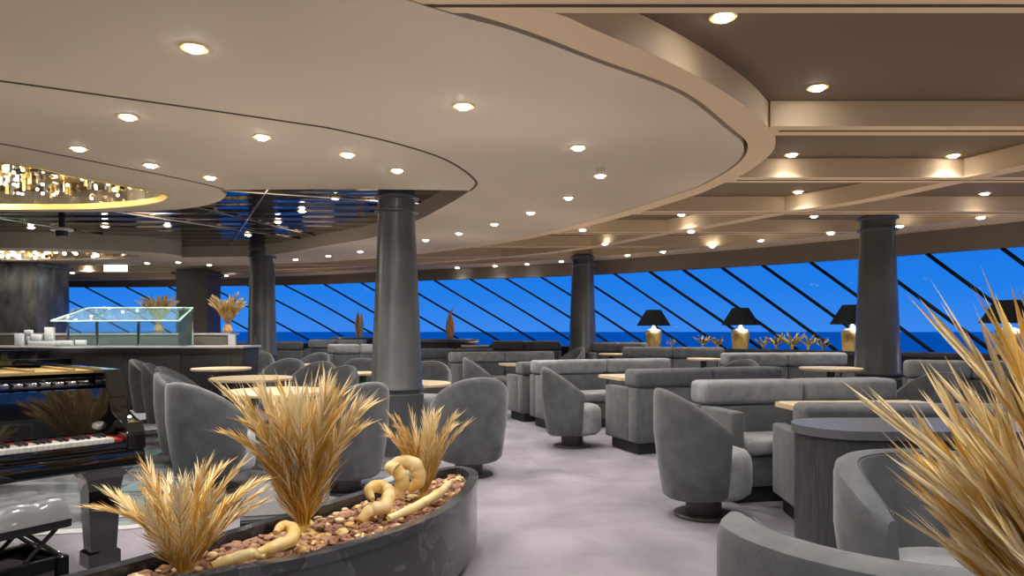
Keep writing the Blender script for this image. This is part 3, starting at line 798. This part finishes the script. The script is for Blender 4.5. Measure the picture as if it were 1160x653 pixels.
# ------------------------------------------------------------------ sculptures on dark plinths
def drum(px, d, r, z, label):
    t = thing('drum_plinth', label, 'plinth', (X(px, d), d, 0), 0, 'dark drum plinths')
    bm = bm_new(); lathe(bm, [(0, 0), (r * .92, 0), (r * .92, z - .07), (0, z - .07)], 48, sx=1, sy=.6); finish('drum_body', bm, M['plinth'], t)
    bm = bm_new(); lathe(bm, [(0, z - .068), (r - .02, z - .068), (r, z - .05), (r, z - .015), (r - .02, z), (0, z)], 48, sx=1, sy=.6); finish('drum_top', bm, M['slate'], t)
drum(500, 14.1, .78, 1.10, 'wide dark drum plinth under the dark carved sculpture')
drum(408, 15.75, .7, 1.12, 'dark drum plinth under the pale split sculpture')
def sculpture(px, d, z, h, kind, label):
    t = thing('sculpture', label, 'sculpture', (X(px, d), d, z), 0, 'wooden sculptures before the windows')
    bm = bm_new()
    if kind:
        lathe(bm, [(0, 0), (.10, 0), (.13, .08), (.155, .22), (.14, .36), (.09, .46), (.05, .52), (.03, .56), (0, .6)], 14, sx=1, sy=.6)
        finish('carved_body', bm, M['wood_sculpt'], t)
        bm = bm_new(); tube(bm, [(0, 0, .52), (.03, 0, .58), (.09, 0, .64), (.10, 0, .68)], [.04, .035, .02, .006], 8); finish('beak', bm, M['wood_sculpt'], t)
    else:
        for k, (dx, m_) in enumerate(((-.07, 'wood_sculpt'), (.07, 'cream'))):
            bm = bm_new()
            lathe(bm, [(0, 0), (.05, .0), (.085, .15), (.10, .3), (.08, .45), (.03, .58), (0, .62 - .08 * k)], 12, cx=dx, sx=1, sy=.6)
            finish('blade', bm, M[m_], t)
    t.scale = (h / .65 * .62, h / .65 * .62, h / .65)
sculpture(510, 14.1, 1.10, .62, 1, 'dark carved wooden sculpture with a beak-like tip, right of the thick column')
sculpture(407, 15.75, 1.12, .62, 0, 'pale two-bladed wooden sculpture left of the thick column')

# ------------------------------------------------------------------ buffet counter
t = thing('buffet_counter', 'long black buffet counter behind the left row of chairs', 'counter', (0, 0, 0))
x0, x1 = -9.2, X(276, 10.9)
bm = bm_new(); box(bm, x0, x1, 10.85, 11.55, .08, .985, .01); finish('body', bm, M['plinth'], t)
bm = bm_new(); box(bm, x0 - .02, x1 + .03, 10.80, 11.6, .987, 1.02, .006); finish('worktop', bm, M['strip'], t)
bm = bm_new(); box(bm, x0, x1 - .05, 10.92, 11.5, 0, .08); finish('plinth', bm, M['blackmat'], t)
for k, (a, b) in enumerate([(75, 140), (146, 205), (208, 262)]):
    bm = bm_new(); box(bm, X(a, 10.85), X(b, 10.85), 10.835, 10.852, .16, .90, .004)
    d_ = finish('front_panel', bm, M['blackmat'], t)
t = thing('back_shelf', 'raised grey shelf with pale edge running behind the buffet counter', 'shelf', (0, 0, 0))
xa, xb = -9.2, X(262, 11.7)
bm = bm_new(); box(bm, xa, xb, 11.65, 11.95, 0, 1.19, .005); finish('body', bm, M['header'], t)
bm = bm_new(); box(bm, xa, xb + .02, 11.63, 12.0, 1.191, 1.225, .005); finish('shelf_top', bm, M['strip'], t)
bm = bm_new(); box(bm, xb - .02, xb + .10, 11.61, 11.66, 0, 1.2, .005); finish('end_post', bm, M['strip'], t)
# sneeze guard
t = thing('sneeze_guard', 'glass sneeze guard on slim metal posts over the buffet counter', 'guard', (0, 0, 0))
for px in (77, 110, 157, 208):
    bm = bm_new(); x = X(px, 11.0)
    tube(bm, [(x, 11.0, 1.02), (x, 11.0, 1.45)], .022, 8); lathe(bm, [(0, 1.02), (.05, 1.02), (.05, 1.035), (0, 1.035)], 16, x, 11.0)
    tube(bm, [(x, 10.85, 1.45), (x, 11.25, 1.62)] if px < 200 else [(x, 11.0, 1.45), (x, 11.0, 1.64)], .014, 6)
    finish('post', bm, M['chrome'], t)
gx0, gx1 = X(66, 10.9), X(215, 11.1)
bm = bm_new(); vs = [bm.verts.new(p) for p in ((gx0, 10.72, 1.42), (gx1, 10.72, 1.42), (gx1, 11.2, 1.64), (gx0 + .3, 11.2, 1.64))]
f = bm.faces.new(vs); bmesh.ops.solidify(bm, geom=[f], thickness=.01); finish('slanted_pane', bm, M['guard'], t, smooth=False)
bm = bm_new(); box(bm, gx0, gx1, 11.2, 11.21, 1.03, 1.64); finish('back_pane', bm, M['guard'], t, smooth=False)
bm = bm_new(); box(bm, gx1 - .01, gx1, 10.75, 11.21, 1.03, 1.6); finish('end_pane', bm, M['guard'], t, smooth=False)
bm = bm_new(); tube(bm, [(gx0, 10.72, 1.42), (gx1, 10.72, 1.42)], .012, 6); tube(bm, [(gx0 + .3, 11.2, 1.64), (gx1, 11.2, 1.64)], .014, 6); tube(bm, [(gx0, 10.72, 1.42), (gx0 + .3, 11.2, 1.64)], .012, 6)
tube(bm, [(gx1, 10.74, 1.42), (gx1, 11.2, 1.64), (gx1, 11.2, 1.04)], .014, 6)
finish('glass_edge', bm, M['guard_edge'], t)
# white boxes on the counter
for a, b, y0, y1, lab in [(15, 25, 378, 394, 'tall white box at the far end of the buffet counter, against the pillar'), (26, 34, 374, 378.5, 'small white cube raised on the pale boxes'),
                     (34, 45, 379, 387, 'square white box between the small cube and the tallest box'), (49, 59, 371, 386, 'tallest white box on the buffet counter'),
                     (30, 62, 386.5, 394, 'wide low white box under the tallest box'), (64, 80, 386, 394, 'white box just left of the first guard post'), (84, 95, 385.5, 394, 'white box at the foot of the first guard post, topmost right')]:
    d = 10.84
    za, zb_ = EYE - (y1 - HY) * d / F, EYE - (y0 - HY) * d / F
    if y1 == 394: za = 1.0205
    bm = bm_new(); box(bm, X(a, d), X(b, d), 10.86, 10.92 + (.05 if b - a > 20 else 0), za, zb_, .006)
    if (a, b) == (26, 34): box(bm, X(28, d), X(32, d), 10.87, 10.91, 1.1, za, .002)
    tag(finish('serving_box', bm, M['white'], None), lab, 'box', 'white boxes on the buffet counter')
FG = [frond_mesh(.42, .3, 40, .18, .014, .38, .5, 150 + i) for i in range(2)]
def vase_plant(px, d, z, label, sc):
    v = thing('gold_vase', 'brown vase under the ' + label, 'vase', (X(px, d), d, z), 0, 'vases on the buffet shelf')
    bm = bm_new(); lathe(bm, [(0, 0), (.06, 0), (.09, .05), (.06, .12), (.04, .15), (.03, .15), (.03, .1), (0, .1)], 20); finish('vase_body', bm, M['wood_sculpt'], v)
    plant('leaf_spray', label, X(px, d), d, z + .12, 22, sc * 1.25, 30, FG, int(px), 'gold leaf sprays behind the counter')
vase_plant(258, 11.85, 1.227, 'gold leaf spray at the end of the buffet shelf', .9)
vase_plant(180, 11.85, 1.227, 'gold leaf spray seen through the glass guard', .9)

# ------------------------------------------------------------------ piano
P0 = Vector((-1.93, 3.52)); ang = math.atan2(-.77, -.64)
# local: +x = along the keyboard towards the bass end, -y local = towards tail? build with u,v and map
u = Vector((-.64, -.77)).normalized(); v = Vector((-.77, .64)).normalized()
t = thing('grand_piano', 'glossy black grand piano with gold frame at the left edge', 'piano', (P0.x, P0.y, 0), math.atan2(u.y, u.x))
# in this frame x=u ; y = rot90(u) = (.77,-.64) = -v  -> tail at negative y
W = 1.48
def prism(bm, poly, z0, z1, mi=0): slab(bm, poly, [], z0, z1, mi)
def case_outline(o=0, y0=-.30):
    pts = [(0 + o, y0), (0 + o, -.75), (.05 + o, -1.0), (.22 + o, -1.2), (.42 + o, -1.36), (.55 + o * .7, -1.55), (.68, -1.75 + o), (.95, -1.88 + o), (1.22, -1.84 + o), (1.42 - o, -1.62), (1.48 - o, -1.3), (1.48 - o, y0)]
    core = smooth_line(pts[1:-1], 4)
    return [pts[0]] + [tuple(p) for p in core] + [pts[-1]]
bm = bm_new(); slab(bm, case_outline(0) + case_outline(.035)[::-1], [], .62, 1.05); finish('rim_case', bm, M['black'], t)
bm = bm_new(); prism(bm, case_outline(.034, -.334), .66, .70); finish('sound_board', bm, M['brass'], t)
bm = bm_new(); prism(bm, case_outline(.036, -.50), 1.02, 1.035)
for k in range(7): box(bm, .12 + k * .19, .15 + k * .19, -1.0, -.52, 1.035, 1.046)
finish('gold_frame', bm, M['brass'], t)
bm = bm_new(); box(bm, .08, W - .08, -.46, -.36, .955, .965)
for k in range(22): box(bm, .10 + k * .06, .14 + k * .06, -.45, -.37, .965, .985, .003, 1)
finish('tuning_pins', bm, M['chrome'], t)
# arms, key bed
bm = bm_new(); box(bm, 0, W, -.32, .10, .575, .66, .012, 2); finish('key_bed', bm, M['black'], t)
for xx in (0, W - .09):
    bm = bm_new(); prof = [(.10, .66), (.10, .74), (.06, .79), (-.02, .80), (-.10, .83), (-.13, .90), (-.20, 1.05), (-.32, 1.05), (-.32, .66)]
    a = [bm.verts.new((xx, y, z)) for y, z in prof]; b = [bm.verts.new((xx + .09, y, z)) for y, z in prof]
    bm.faces.new(a); bm.faces.new(b[::-1])
    for i in range(len(a)): bm.faces.new((a[i], a[(i + 1) % len(a)], b[(i + 1) % len(a)], b[i]))
    bmesh.ops.bevel(bm, geom=bm.edges[:], offset=.006, segments=2, affect='EDGES')
    finish('cheek', bm, M['black'], t)
bm = bm_new(); box(bm, .09, W - .09, .06, .095, .66, .705, .006); finish('key_slip', bm, M['black'], t)
bm = bm_new()
n = 52; kw = (W - .26) / n
for k in range(n): box(bm, .13 + k * kw + .0008, .13 + (k + 1) * kw - .0008, -.09, .055, .70, .722, .001, 1)
finish('white_keys', bm, M['ivory'], t)['label'] = 'row of white keys'
bm = bm_new()
for k in range(n - 1):
    if (k % 7) in (0, 1, 3, 4, 5): box(bm, .13 + (k + 1) * kw - .0055, .13 + (k + 1) * kw + .0055, -.09, .0, .722, .735, .002, 1)
finish('black_keys', bm, M['blackmat'], t)['label'] = 'row of black keys'
bm = bm_new(); box(bm, .09, .128, -.10, .055, .70, .716, .002); box(bm, W - .128, W - .09, -.10, .055, .70, .716, .002); box(bm, .128, W - .128, -.108, -.098, .70, .728); finish('key_felt', bm, M['red'], t)
# fallboard (open, leaning)
bm = bm_new()
vs = box(bm, .09, W - .09, -.145, -.12, .70, .96)
for q in vs:
    if q.co.z > .9: q.co.y -= .012
fb = finish('fallboard', bm, M['black'], t, smooth=False)
bm = bm_new(); box(bm, .62, .86, -.158, -.150, .83, .85); finish('gold_lettering_bar', bm, M['brass'], fb)
# music desk folded, front lid flap folded on the main lid
bm = bm_new(); box(bm, .05, W - .05, -.50, -.475, .95, 1.0, .004); finish('music_desk', bm, M['black'], t)
bm = bm_new()
lid = [p for p in case_outline(-.012, -1.0) if p[1] <= -1.0]
prism(bm, lid, 1.054, 1.085); finish('lid', bm, M['black'], t)
bm = bm_new(); prism(bm, [(.10, -1.02), (.18, -1.18), (.35, -1.30), (W + .0, -1.40), (W + .01, -1.02)], 1.089, 1.14); finish('front_lid', bm, M['black'], t)
# legs with flared tops
def piano_leg(x, y):
    bm = bm_new()
    prof = [(.575, .13), (.545, .12), (.50, .085), (.44, .075), (.13, .06), (.12, .075), (.05, .075), (.045, .06)]
    rings = [[bm.verts.new((x + sx * w, y + sy * w * .85, z)) for sx, sy in ((-1, -1), (1, -1), (1, 1), (-1, 1))] for z, w in prof]
    for A, B in zip(rings, rings[1:]):
        for k in range(4): bm.faces.new((A[k], A[(k + 1) % 4], B[(k + 1) % 4], B[k]))
    bm.faces.new(rings[0]); bm.faces.new(rings[-1])
    l = finish('leg', bm, M['black'], t, smooth=False)
    bm = bm_new(); lathe(bm, [(0, 0), (.03, .0), (.036, .02), (.03, .045), (0, .045)], 14, x, y); finish('caster', bm, M['brass'], l)
piano_leg(.12, -.16); piano_leg(W - .18, -.16); piano_leg(.98, -1.6)
bm = bm_new(); box(bm, .66, .82, -.32, -.26, .12, .56, .01); box(bm, .6, .88, -.36, -.16, .08, .12, .01)
for k in range(3): box(bm, .65 + k * .075, .68 + k * .075, -.16, -.06, .09, .10, .004)
finish('pedal_lyre', bm, M['black'], t)
# emblem on the cheek side
bm = bm_new(); lathe(bm, [(0, 0), (.022, 0), (.022, .003), (0, .004)], 20); o = finish('hinge_plate', bm, M['chrome'], t); o.location = (.14, -.118, .77); o.rotation_euler = (math.radians(-76), 0, 0); o.scale = (1.6, 1, 1)

# bench
t = thing('piano_bench', 'black tufted leather piano bench in front of the piano', 'bench', (P0.x, P0.y, 0), math.atan2(u.y, u.x) + .12)
bx0, bx1, by0, by1 = .52, 1.15, .14, .48
bm = bm_new()
nx, ny = 36, 22; g = []
for j in range(ny + 1):
    row = []
    for i in range(nx + 1):
        a, b = i / nx, j / ny
        e = min(a, 1 - a) * (bx1 - bx0); e2 = min(b, 1 - b) * (by1 - by0); ed = min(e, e2)
        z = .48 + .075 * min(1, ed / .035) ** .5
        tx = abs(math.sin(a * PI * 5)) ** .6; ty = abs(math.sin(b * PI * 3)) ** .6; z += .010 * min(tx, 1) * min(ty, 1) * min(1, ed / .03)
        row.append(bm.verts.new((bx0 + a * (bx1 - bx0), by0 + b * (by1 - by0), z)))
    g.append(row)
for j in range(ny):
    for i in range(nx): bm.faces.new((g[j][i], g[j][i + 1], g[j + 1][i + 1], g[j + 1][i]))
finish('cushion', bm, M['leather'], t)
bm = bm_new(); box(bm, bx0 + .006, bx1 - .006, by0 + .006, by1 - .006, .445, .482, .006); finish('seat_board', bm, M['blackmat'], t)
bm = bm_new()
for xx in (bx0 + .1, bx1 - .1):
    for yy in (by0 + .05, by1 - .05):
        bm = bm_new(); tube(bm, [(xx - .06, yy, .33), (xx + .06, yy, .446)], .009, 6); tube(bm, [(xx + .06, yy, .33), (xx - .06, yy, .446)], .009, 6)
        finish('scissor_arm', bm, M['blackmat'], t)
bm = bm_new()
for yy in (by0 + .01, by1 - .04): box(bm, bx0 + .03, bx1 - .03, yy, yy + .03, .25, .33, .004)
for xx in (bx0 + .02, bx1 - .05): box(bm, xx, xx + .03, by0 + .02, by1 - .02, .25, .33, .004)
finish('frame', bm, M['black'], t)
for xx in (bx0 + .02, bx1 - .065):
    for yy in (by0 + .0, by1 - .045):
        bm = bm_new(); box(bm, xx, xx + .045, yy, yy + .045, 0, .332, .004); finish('leg', bm, M['black'], t)
bm = bm_new(); lathe(bm, [(0, 0), (.022, 0), (.026, .01), (.022, .03), (0, .03)], 14); o = finish('knob', bm, M['chrome'], t); o.location = (bx0 + .018, (by0 + by1) / 2, .29); o.rotation_euler = (0, -PI / 2, 0)

# floor monitor speaker
t = thing('floor_monitor', 'dark wedge-shaped floor monitor behind the tall gold plant', 'speaker', (X(325, 4.35), 4.35, 0), .25)
bm = bm_new()
prof = [(-.17, 0), (.17, 0), (.17, .26), (.08, .29), (-.17, .10)]
a = [bm.verts.new((-.26, y, z)) for y, z in prof]; b = [bm.verts.new((.26, y, z)) for y, z in prof]
bm.faces.new(a); bm.faces.new(b[::-1])
for i in range(5): bm.faces.new((a[i], a[(i + 1) % 5], b[(i + 1) % 5], b[i]))
bmesh.ops.bevel(bm, geom=bm.edges[:], offset=.008, segments=2, affect='EDGES')
finish('cabinet', bm, M['blackmat'], t)
bm = bm_new(); vs = box(bm, -.24, .24, -.145, .06, .12, .125, .0)
for q in vs: q.co.z += (q.co.y + .145) * .76
finish('grille', bm, M['base_metal'], t)
bm = bm_new(); tube(bm, [(.262, -.03, .12), (.275, -.03, .14), (.275, .07, .14), (.262, .07, .12)], .007, 6); finish('handle', bm, M['chrome'], t)

# ------------------------------------------------------------------ chandelier in the gold oval
ch = thing('chandelier', 'glittering gold and crystal rod chandelier filling the ceiling oval', 'chandelier', (-5.6, 6.6, 0))
rod = bm_new(); lathe(rod, [(0, 0), (.018, 0), (.018, .22), (0, .22)], 6); ro = finish('tmp', rod, M['brass']); rod_g = ro.data; bpy.data.objects.remove(ro)
rod = bm_new(); lathe(rod, [(0, 0), (.02, .02), (.014, .2), (0, .21)], 6); ro = finish('tmp', rod, M['crystal']); rod_c = ro.data; bpy.data.objects.remove(ro)
rod = bm_new(); bmesh.ops.create_icosphere(rod, subdivisions=2, radius=.015); ro = finish('tmp', rod, M['spark']); blb = ro.data; bpy.data.objects.remove(ro)
rnd = random.Random(4); placed = 0
ov_in = oval
while placed < 290:
    x, y = rnd.uniform(-6.1, -3.6), rnd.uniform(5.2, 7.8)
    if not inside((x, y), ov_in): continue
    if min((Vector((x, y)) - Vector(q)).length for q in oval) < .07: continue
    z = rnd.uniform(2.74, 2.86)
    k = placed % 3
    if k == 0: o = link('gold_rod', rod_g, ch)
    elif k == 1: o = link('crystal_rod', rod_c, ch)
    else: o = link('bulb', blb, ch)
    o.location = (x + 5.6, y - 6.6, z if k < 2 else rnd.uniform(2.72, 2.85))
    o.scale = (1, 1, rnd.uniform(.8, 1.3)) if k < 2 else (1, 1, 1)
    placed += 1
bm = bm_new(); slab(bm, [(p[0] * .0 + (-5.6 + (p[0] + 5.6) * .93) + 5.6, (6.6 + (p[1] - 6.6) * .93) - 6.6) for p in oval], [], 3.09, 3.12); finish('backing_plate', bm, M['goldmirror'], ch)
CL = bpy.data.lights.new('chandelier_glow', 'POINT'); CL.energy = 14; CL.color = (1, .85, .6); CL.shadow_soft_size = .1
for x, y in ((.4, .3), (1.5, .5), (-.8, .2), (0, -.6)):
    o = bpy.data.objects.new('glow', CL); COL.objects.link(o); o.parent = ch; o.location = (x, y, 2.80)
ch2 = thing('chandelier', 'second, farther gold chandelier oval above the buffet counter', 'chandelier', (-9.1, 12.15, 0))
for k in range(150):
    a = rnd.uniform(0, 2 * PI); r_ = math.sqrt(rnd.random())
    o = link('bulb' if k % 2 else 'gold_rod', blb if k % 2 else rod_g, ch2)
    o.location = (2.3 * r_ * math.cos(a), .65 * r_ * math.sin(a), rnd.uniform(2.63, 2.68))
    if k % 2: o.scale = (2, 2, 2)
    else: o.scale = (1, 1, .7)

# ------------------------------------------------------------------ downlights
ring_bm = bm_new(); lathe(ring_bm, [(.047, -.002), (.064, -.005), (.070, 0.0), (.070, .004), (.047, .004)], 24); ro = finish('tmp', ring_bm, M['brass']); RING = ro.data; bpy.data.objects.remove(ro)
lens_bm = bm_new(); lathe(lens_bm, [(0, -.022), (.030, -.017), (.046, -.001), (.046, .003), (0, .003)], 20); ro = finish('tmp', lens_bm, M['bulb']); LENS = ro.data; bpy.data.objects.remove(ro)
lens_bm = bm_new(); lathe(lens_bm, [(0, -.022), (.030, -.017), (.046, -.001), (.046, .003), (0, .003)], 20); ro = finish('tmp', lens_bm, M['bulb_far']); LENSF = ro.data; bpy.data.objects.remove(ro)
LD = {}
def lightdata(key, energy, size, col):
    if key not in LD:
        l = bpy.data.lights.new('downlight_beam', 'SPOT'); l.energy = energy; l.spot_size = math.radians(size); l.spot_blend = 1; l.color = col; l.shadow_soft_size = .10
        LD[key] = l
    return LD[key]
WARM = (1, .94, .87)
def downlight(x, y, z, label, group, e=70, kind='a'):
    t = thing('downlight', label, 'light', (x, y, z), 0, group)
    link('trim_ring', RING, t)
    far_ = y > 6
    link('lens', LENSF if far_ else LENS, t)
    if e:
        l = bpy.data.objects.new('beam', lightdata((kind, e), e * 2.7, 135, WARM)); COL.objects.link(l); l.parent = t; l.location = (0, 0, -.03)
A_ = [(220, 54), (145, 132), (89, 168), (171, 187), (297, 155), (238, 201), (394, 175), (525, 120), (450, 193), (655, 167), (680, 199), (644, 224), (601, 241), (560, 254), (520, 264.5), (482, 272), (408, 285), (372, 290), (335, 294)]
for a, b in A_:
    x, y = G(a, b, ZC); downlight(x, y, ZC - .003, 'small bright recessed downlight in the smooth beige ceiling disc', 'downlights in the smooth ceiling disc', 30)
for a, b in [(819, 19), (926, 99), (897, 175), (1080, 176), (904, 217), (1116, 219), (772, 243), (922, 245)]:
    x, y = G(a, b, ZS); downlight(x, y, ZS - .003, 'bright recessed downlight in a brown ceiling coffer', 'downlights in the brown coffers', 18, 'b')
for a, b in [(783, 262), (941, 264), (862, 272), (807, 279), (751, 285), (711, 289), (685, 276), (660, 260), (1111, 246), (1019, 256)]:
    x, y = G(a, b, ZC); downlight(x, y, ZC - .006, 'small recessed downlight along the coffered ceiling near the windows', 'downlights near the windows', 20, 'c')
for a, b in [(636, 296), (597, 299), (561, 301), (518, 303), (167, 298), (202, 297), (237, 300), (82, 309), (102, 295), (257, 312)]:
    x, y = G(a, b, ZC); downlight(x, min(y, 17.0), ZC - .006, 'tiny distant recessed downlight at the far edge of the ceiling', 'distant downlights', 9, 'd')
for x, y in [(-7.4, 10.5), (-6.2, 10.4), (-5.2, 10.3)]:  # added lamps that brighten the white boxes on the counter
    downlight(x, y, 2.855, 'downlight added in the smoked mirror ceiling to brighten the buffet counter', 'added downlights over the buffet', 60, 'g')
for a, b in [(281, 266), (380, 224), (342, 239), (315, 251)]:  # mostly reflections of lamps, built here as downlights
    x, y = G(a, b, 2.86); downlight(x, y, 2.855, 'bright downlight in the smoked mirror ceiling, most built for mirrored lamps', 'downlights in the mirror ceiling', 30, 'e')
# lounge downlights behind and beside the viewer; last ones added to accent the plants
for x, y in [(-1.0, 1.6), (1.2, 1.5), (3.2, 1.6), (6.0, 2.2), (6.6, 4.6), (-3.5, 1.5), (-6, 2.2), (-6, 4), (-9, 4), (-1, -1), (2, -1), (5, -1), (-4, -1.5), (-8, -1), (0, -4), (4, -4), (-5, -4), (-11, 7), (-13, 12), (-10, 16), (-5, 15.6), (3.3, 3.9), (-.9, 2.5), (.7, 2.35), (-1.6, 1.9), (1.5, -.1), (.75, .2)]:
    z = ZC if inside((x, y), [tuple(p) for p in Aout]) else ZS
    downlight(x, y, z - .003, 'recessed downlight out of view behind or beside the viewer', 'downlights out of view', 30, 'f')

# added fill without fixtures: soft light thrown up at the ceiling
UP = {}
def fill_uplight(x, y, z, e, col=(1, .87, .73)):
    k = (e, col)
    if k not in UP:
        l = bpy.data.lights.new('ceiling_fill', 'SPOT'); l.energy = e; l.spot_size = math.radians(170); l.spot_blend = 1; l.color = col; l.shadow_soft_size = .4; UP[k] = l
    o = bpy.data.objects.new('ceiling_fill', UP[k]); COL.objects.link(o); o.location = (x, y, z); o.rotation_euler = (PI, 0, 0)
for x, y in [(-3.2, 1.4), (-.8, 2.2), (-4.6, 3.6), (-2.2, 4.4), (.1, 4.6), (-6.6, 6.2), (-3.6, 6.6), (-.6, 7.2), (-.8, 9.8), (-3.5, 10), (-7, 10.6), (-6, 13), (-2.6, 13), (-10.5, 14.6), (-10, 10)]:
    fill_uplight(x, y, .95, 32)
for x, y in [(2.3, 2.6), (4.4, 3.2), (6.4, 3.2), (3.3, 5.1), (5.6, 5.6), (2.6, 7.0), (4.4, 7.6), (6.4, 7.2), (3.6, 9.6), (1.2, 9.0), (1.2, 12), (-.6, 14), (-4.5, 15.8), (-9, 17)]:
    fill_uplight(x, y, 1.0, 31, (1, .79, .57))

# small ceiling devices
def dev(px, py, label, cat, name, prof, m='white', z=ZC):
    x, y = G(px, py, z); bm = bm_new(); lathe(bm, prof, 20)
    o = finish(name, bm, M[m]); o.location = (x, y, z); return tag(o, label, cat)
dev(680, 191, 'small round smoke detector on the ceiling disc between two downlights', 'detector', 'smoke_detector', [(0, -.03), (.03, -.028), (.04, -.01), (.045, 0), (0, 0)], 'ceiling')
dev(612, 226, 'small round ceiling speaker grille right in the smooth disc', 'grille', 'ceiling_speaker', [(0, -.006), (.05, -.006), (.06, 0), (0, 0)], 'ceiling')
t = thing('projector_spot', 'small black and white device hanging under the mirror ceiling', 'device', (X(70, 9.6), 9.6, 0))
bm = bm_new(); lathe(bm, [(0, 2.858), (.04, 2.858), (.04, 2.70), (0, 2.70)], 16); finish('stem', bm, M['blackmat'], t)
bm = bm_new(); lathe(bm, [(0, 2.70), (.14, 2.70), (.14, 2.67), (0, 2.67)], 24); finish('collar', bm, M['white'], t)
bm = bm_new(); lathe(bm, [(0, 2.67), (.08, 2.67), (.07, 2.59), (0, 2.56)], 20); finish('lens_housing', bm, M['blackmat'], t)
t = thing('lit_sign', 'glowing white sign box hanging below the far ceiling', 'sign', (X(131, 14.6), 14.6, 0))
bm = bm_new(); box(bm, -.24, .24, -.03, .03, 2.54, 2.74, .01); finish('face', bm, M['sign'], t)
bm = bm_new(); tube(bm, [(-.15, 0, 2.74), (-.15, 0, 2.86)], .008, 6); tube(bm, [(.15, 0, 2.74), (.15, 0, 2.86)], .008, 6); finish('hanger', bm, M['blackmat'], t)

# ------------------------------------------------------------------ sea and sky
bm = bm_new()
vs = [bm.verts.new(p) for p in ((-60000, 30, -30), (60000, 30, -30), (60000, 90000, -30), (-60000, 90000, -30))]; bm.faces.new(vs)
o = finish('sea', bm, M['sea'], smooth=False); o['kind'] = 'structure'
w = bpy.data.worlds.new('dusk_sky'); S.world = w; w.use_nodes = True; nt = w.node_tree
bg = nt.nodes['Background']
tc = nt.nodes.new('ShaderNodeTexCoord'); sx = nt.nodes.new('ShaderNodeSeparateXYZ'); rp = nt.nodes.new('ShaderNodeValToRGB')
nt.links.new(tc.outputs['Generated'], sx.inputs[0]); nt.links.new(sx.outputs['Z'], rp.inputs['Fac']); nt.links.new(rp.outputs[0], bg.inputs[0])
e = rp.color_ramp.elements
e[0].position = 0; e[0].color = (.045, .25, .84, 1); e[1].position = .5; e[1].color = (.0, .10, .55, 1)
k = e.new(.06); k.color = (.016, .21, .81, 1); k = e.new(.16); k.color = (.004, .17, .76, 1)
bg.inputs[1].default_value = 1.0

# ------------------------------------------------------------------ camera
cam = bpy.data.cameras.new('camera'); co = bpy.data.objects.new('camera', cam); COL.objects.link(co)
co.location = (0, 0, EYE); co.rotation_euler = (PI / 2, 0, 0)
cam.sensor_width = 36; cam.lens = F / 1160 * 36; cam.shift_y = 49.5 / 1160; cam.clip_end = 200000; cam.clip_start = .02
S.camera = co
S.view_settings.view_transform = 'Standard'; S.view_settings.look = 'None'; S.view_settings.exposure = 0; S.view_settings.gamma = 1
S.view_settings.use_curve_mapping = False
S.cycles.max_bounces = 6; S.cycles.diffuse_bounces = 3; S.cycles.glossy_bounces = 3; S.cycles.transparent_max_bounces = 12
S.cycles.use_denoising = True; S.cycles.sample_clamp_indirect = 6
S.cycles.caustics_reflective = False; S.cycles.caustics_refractive = False
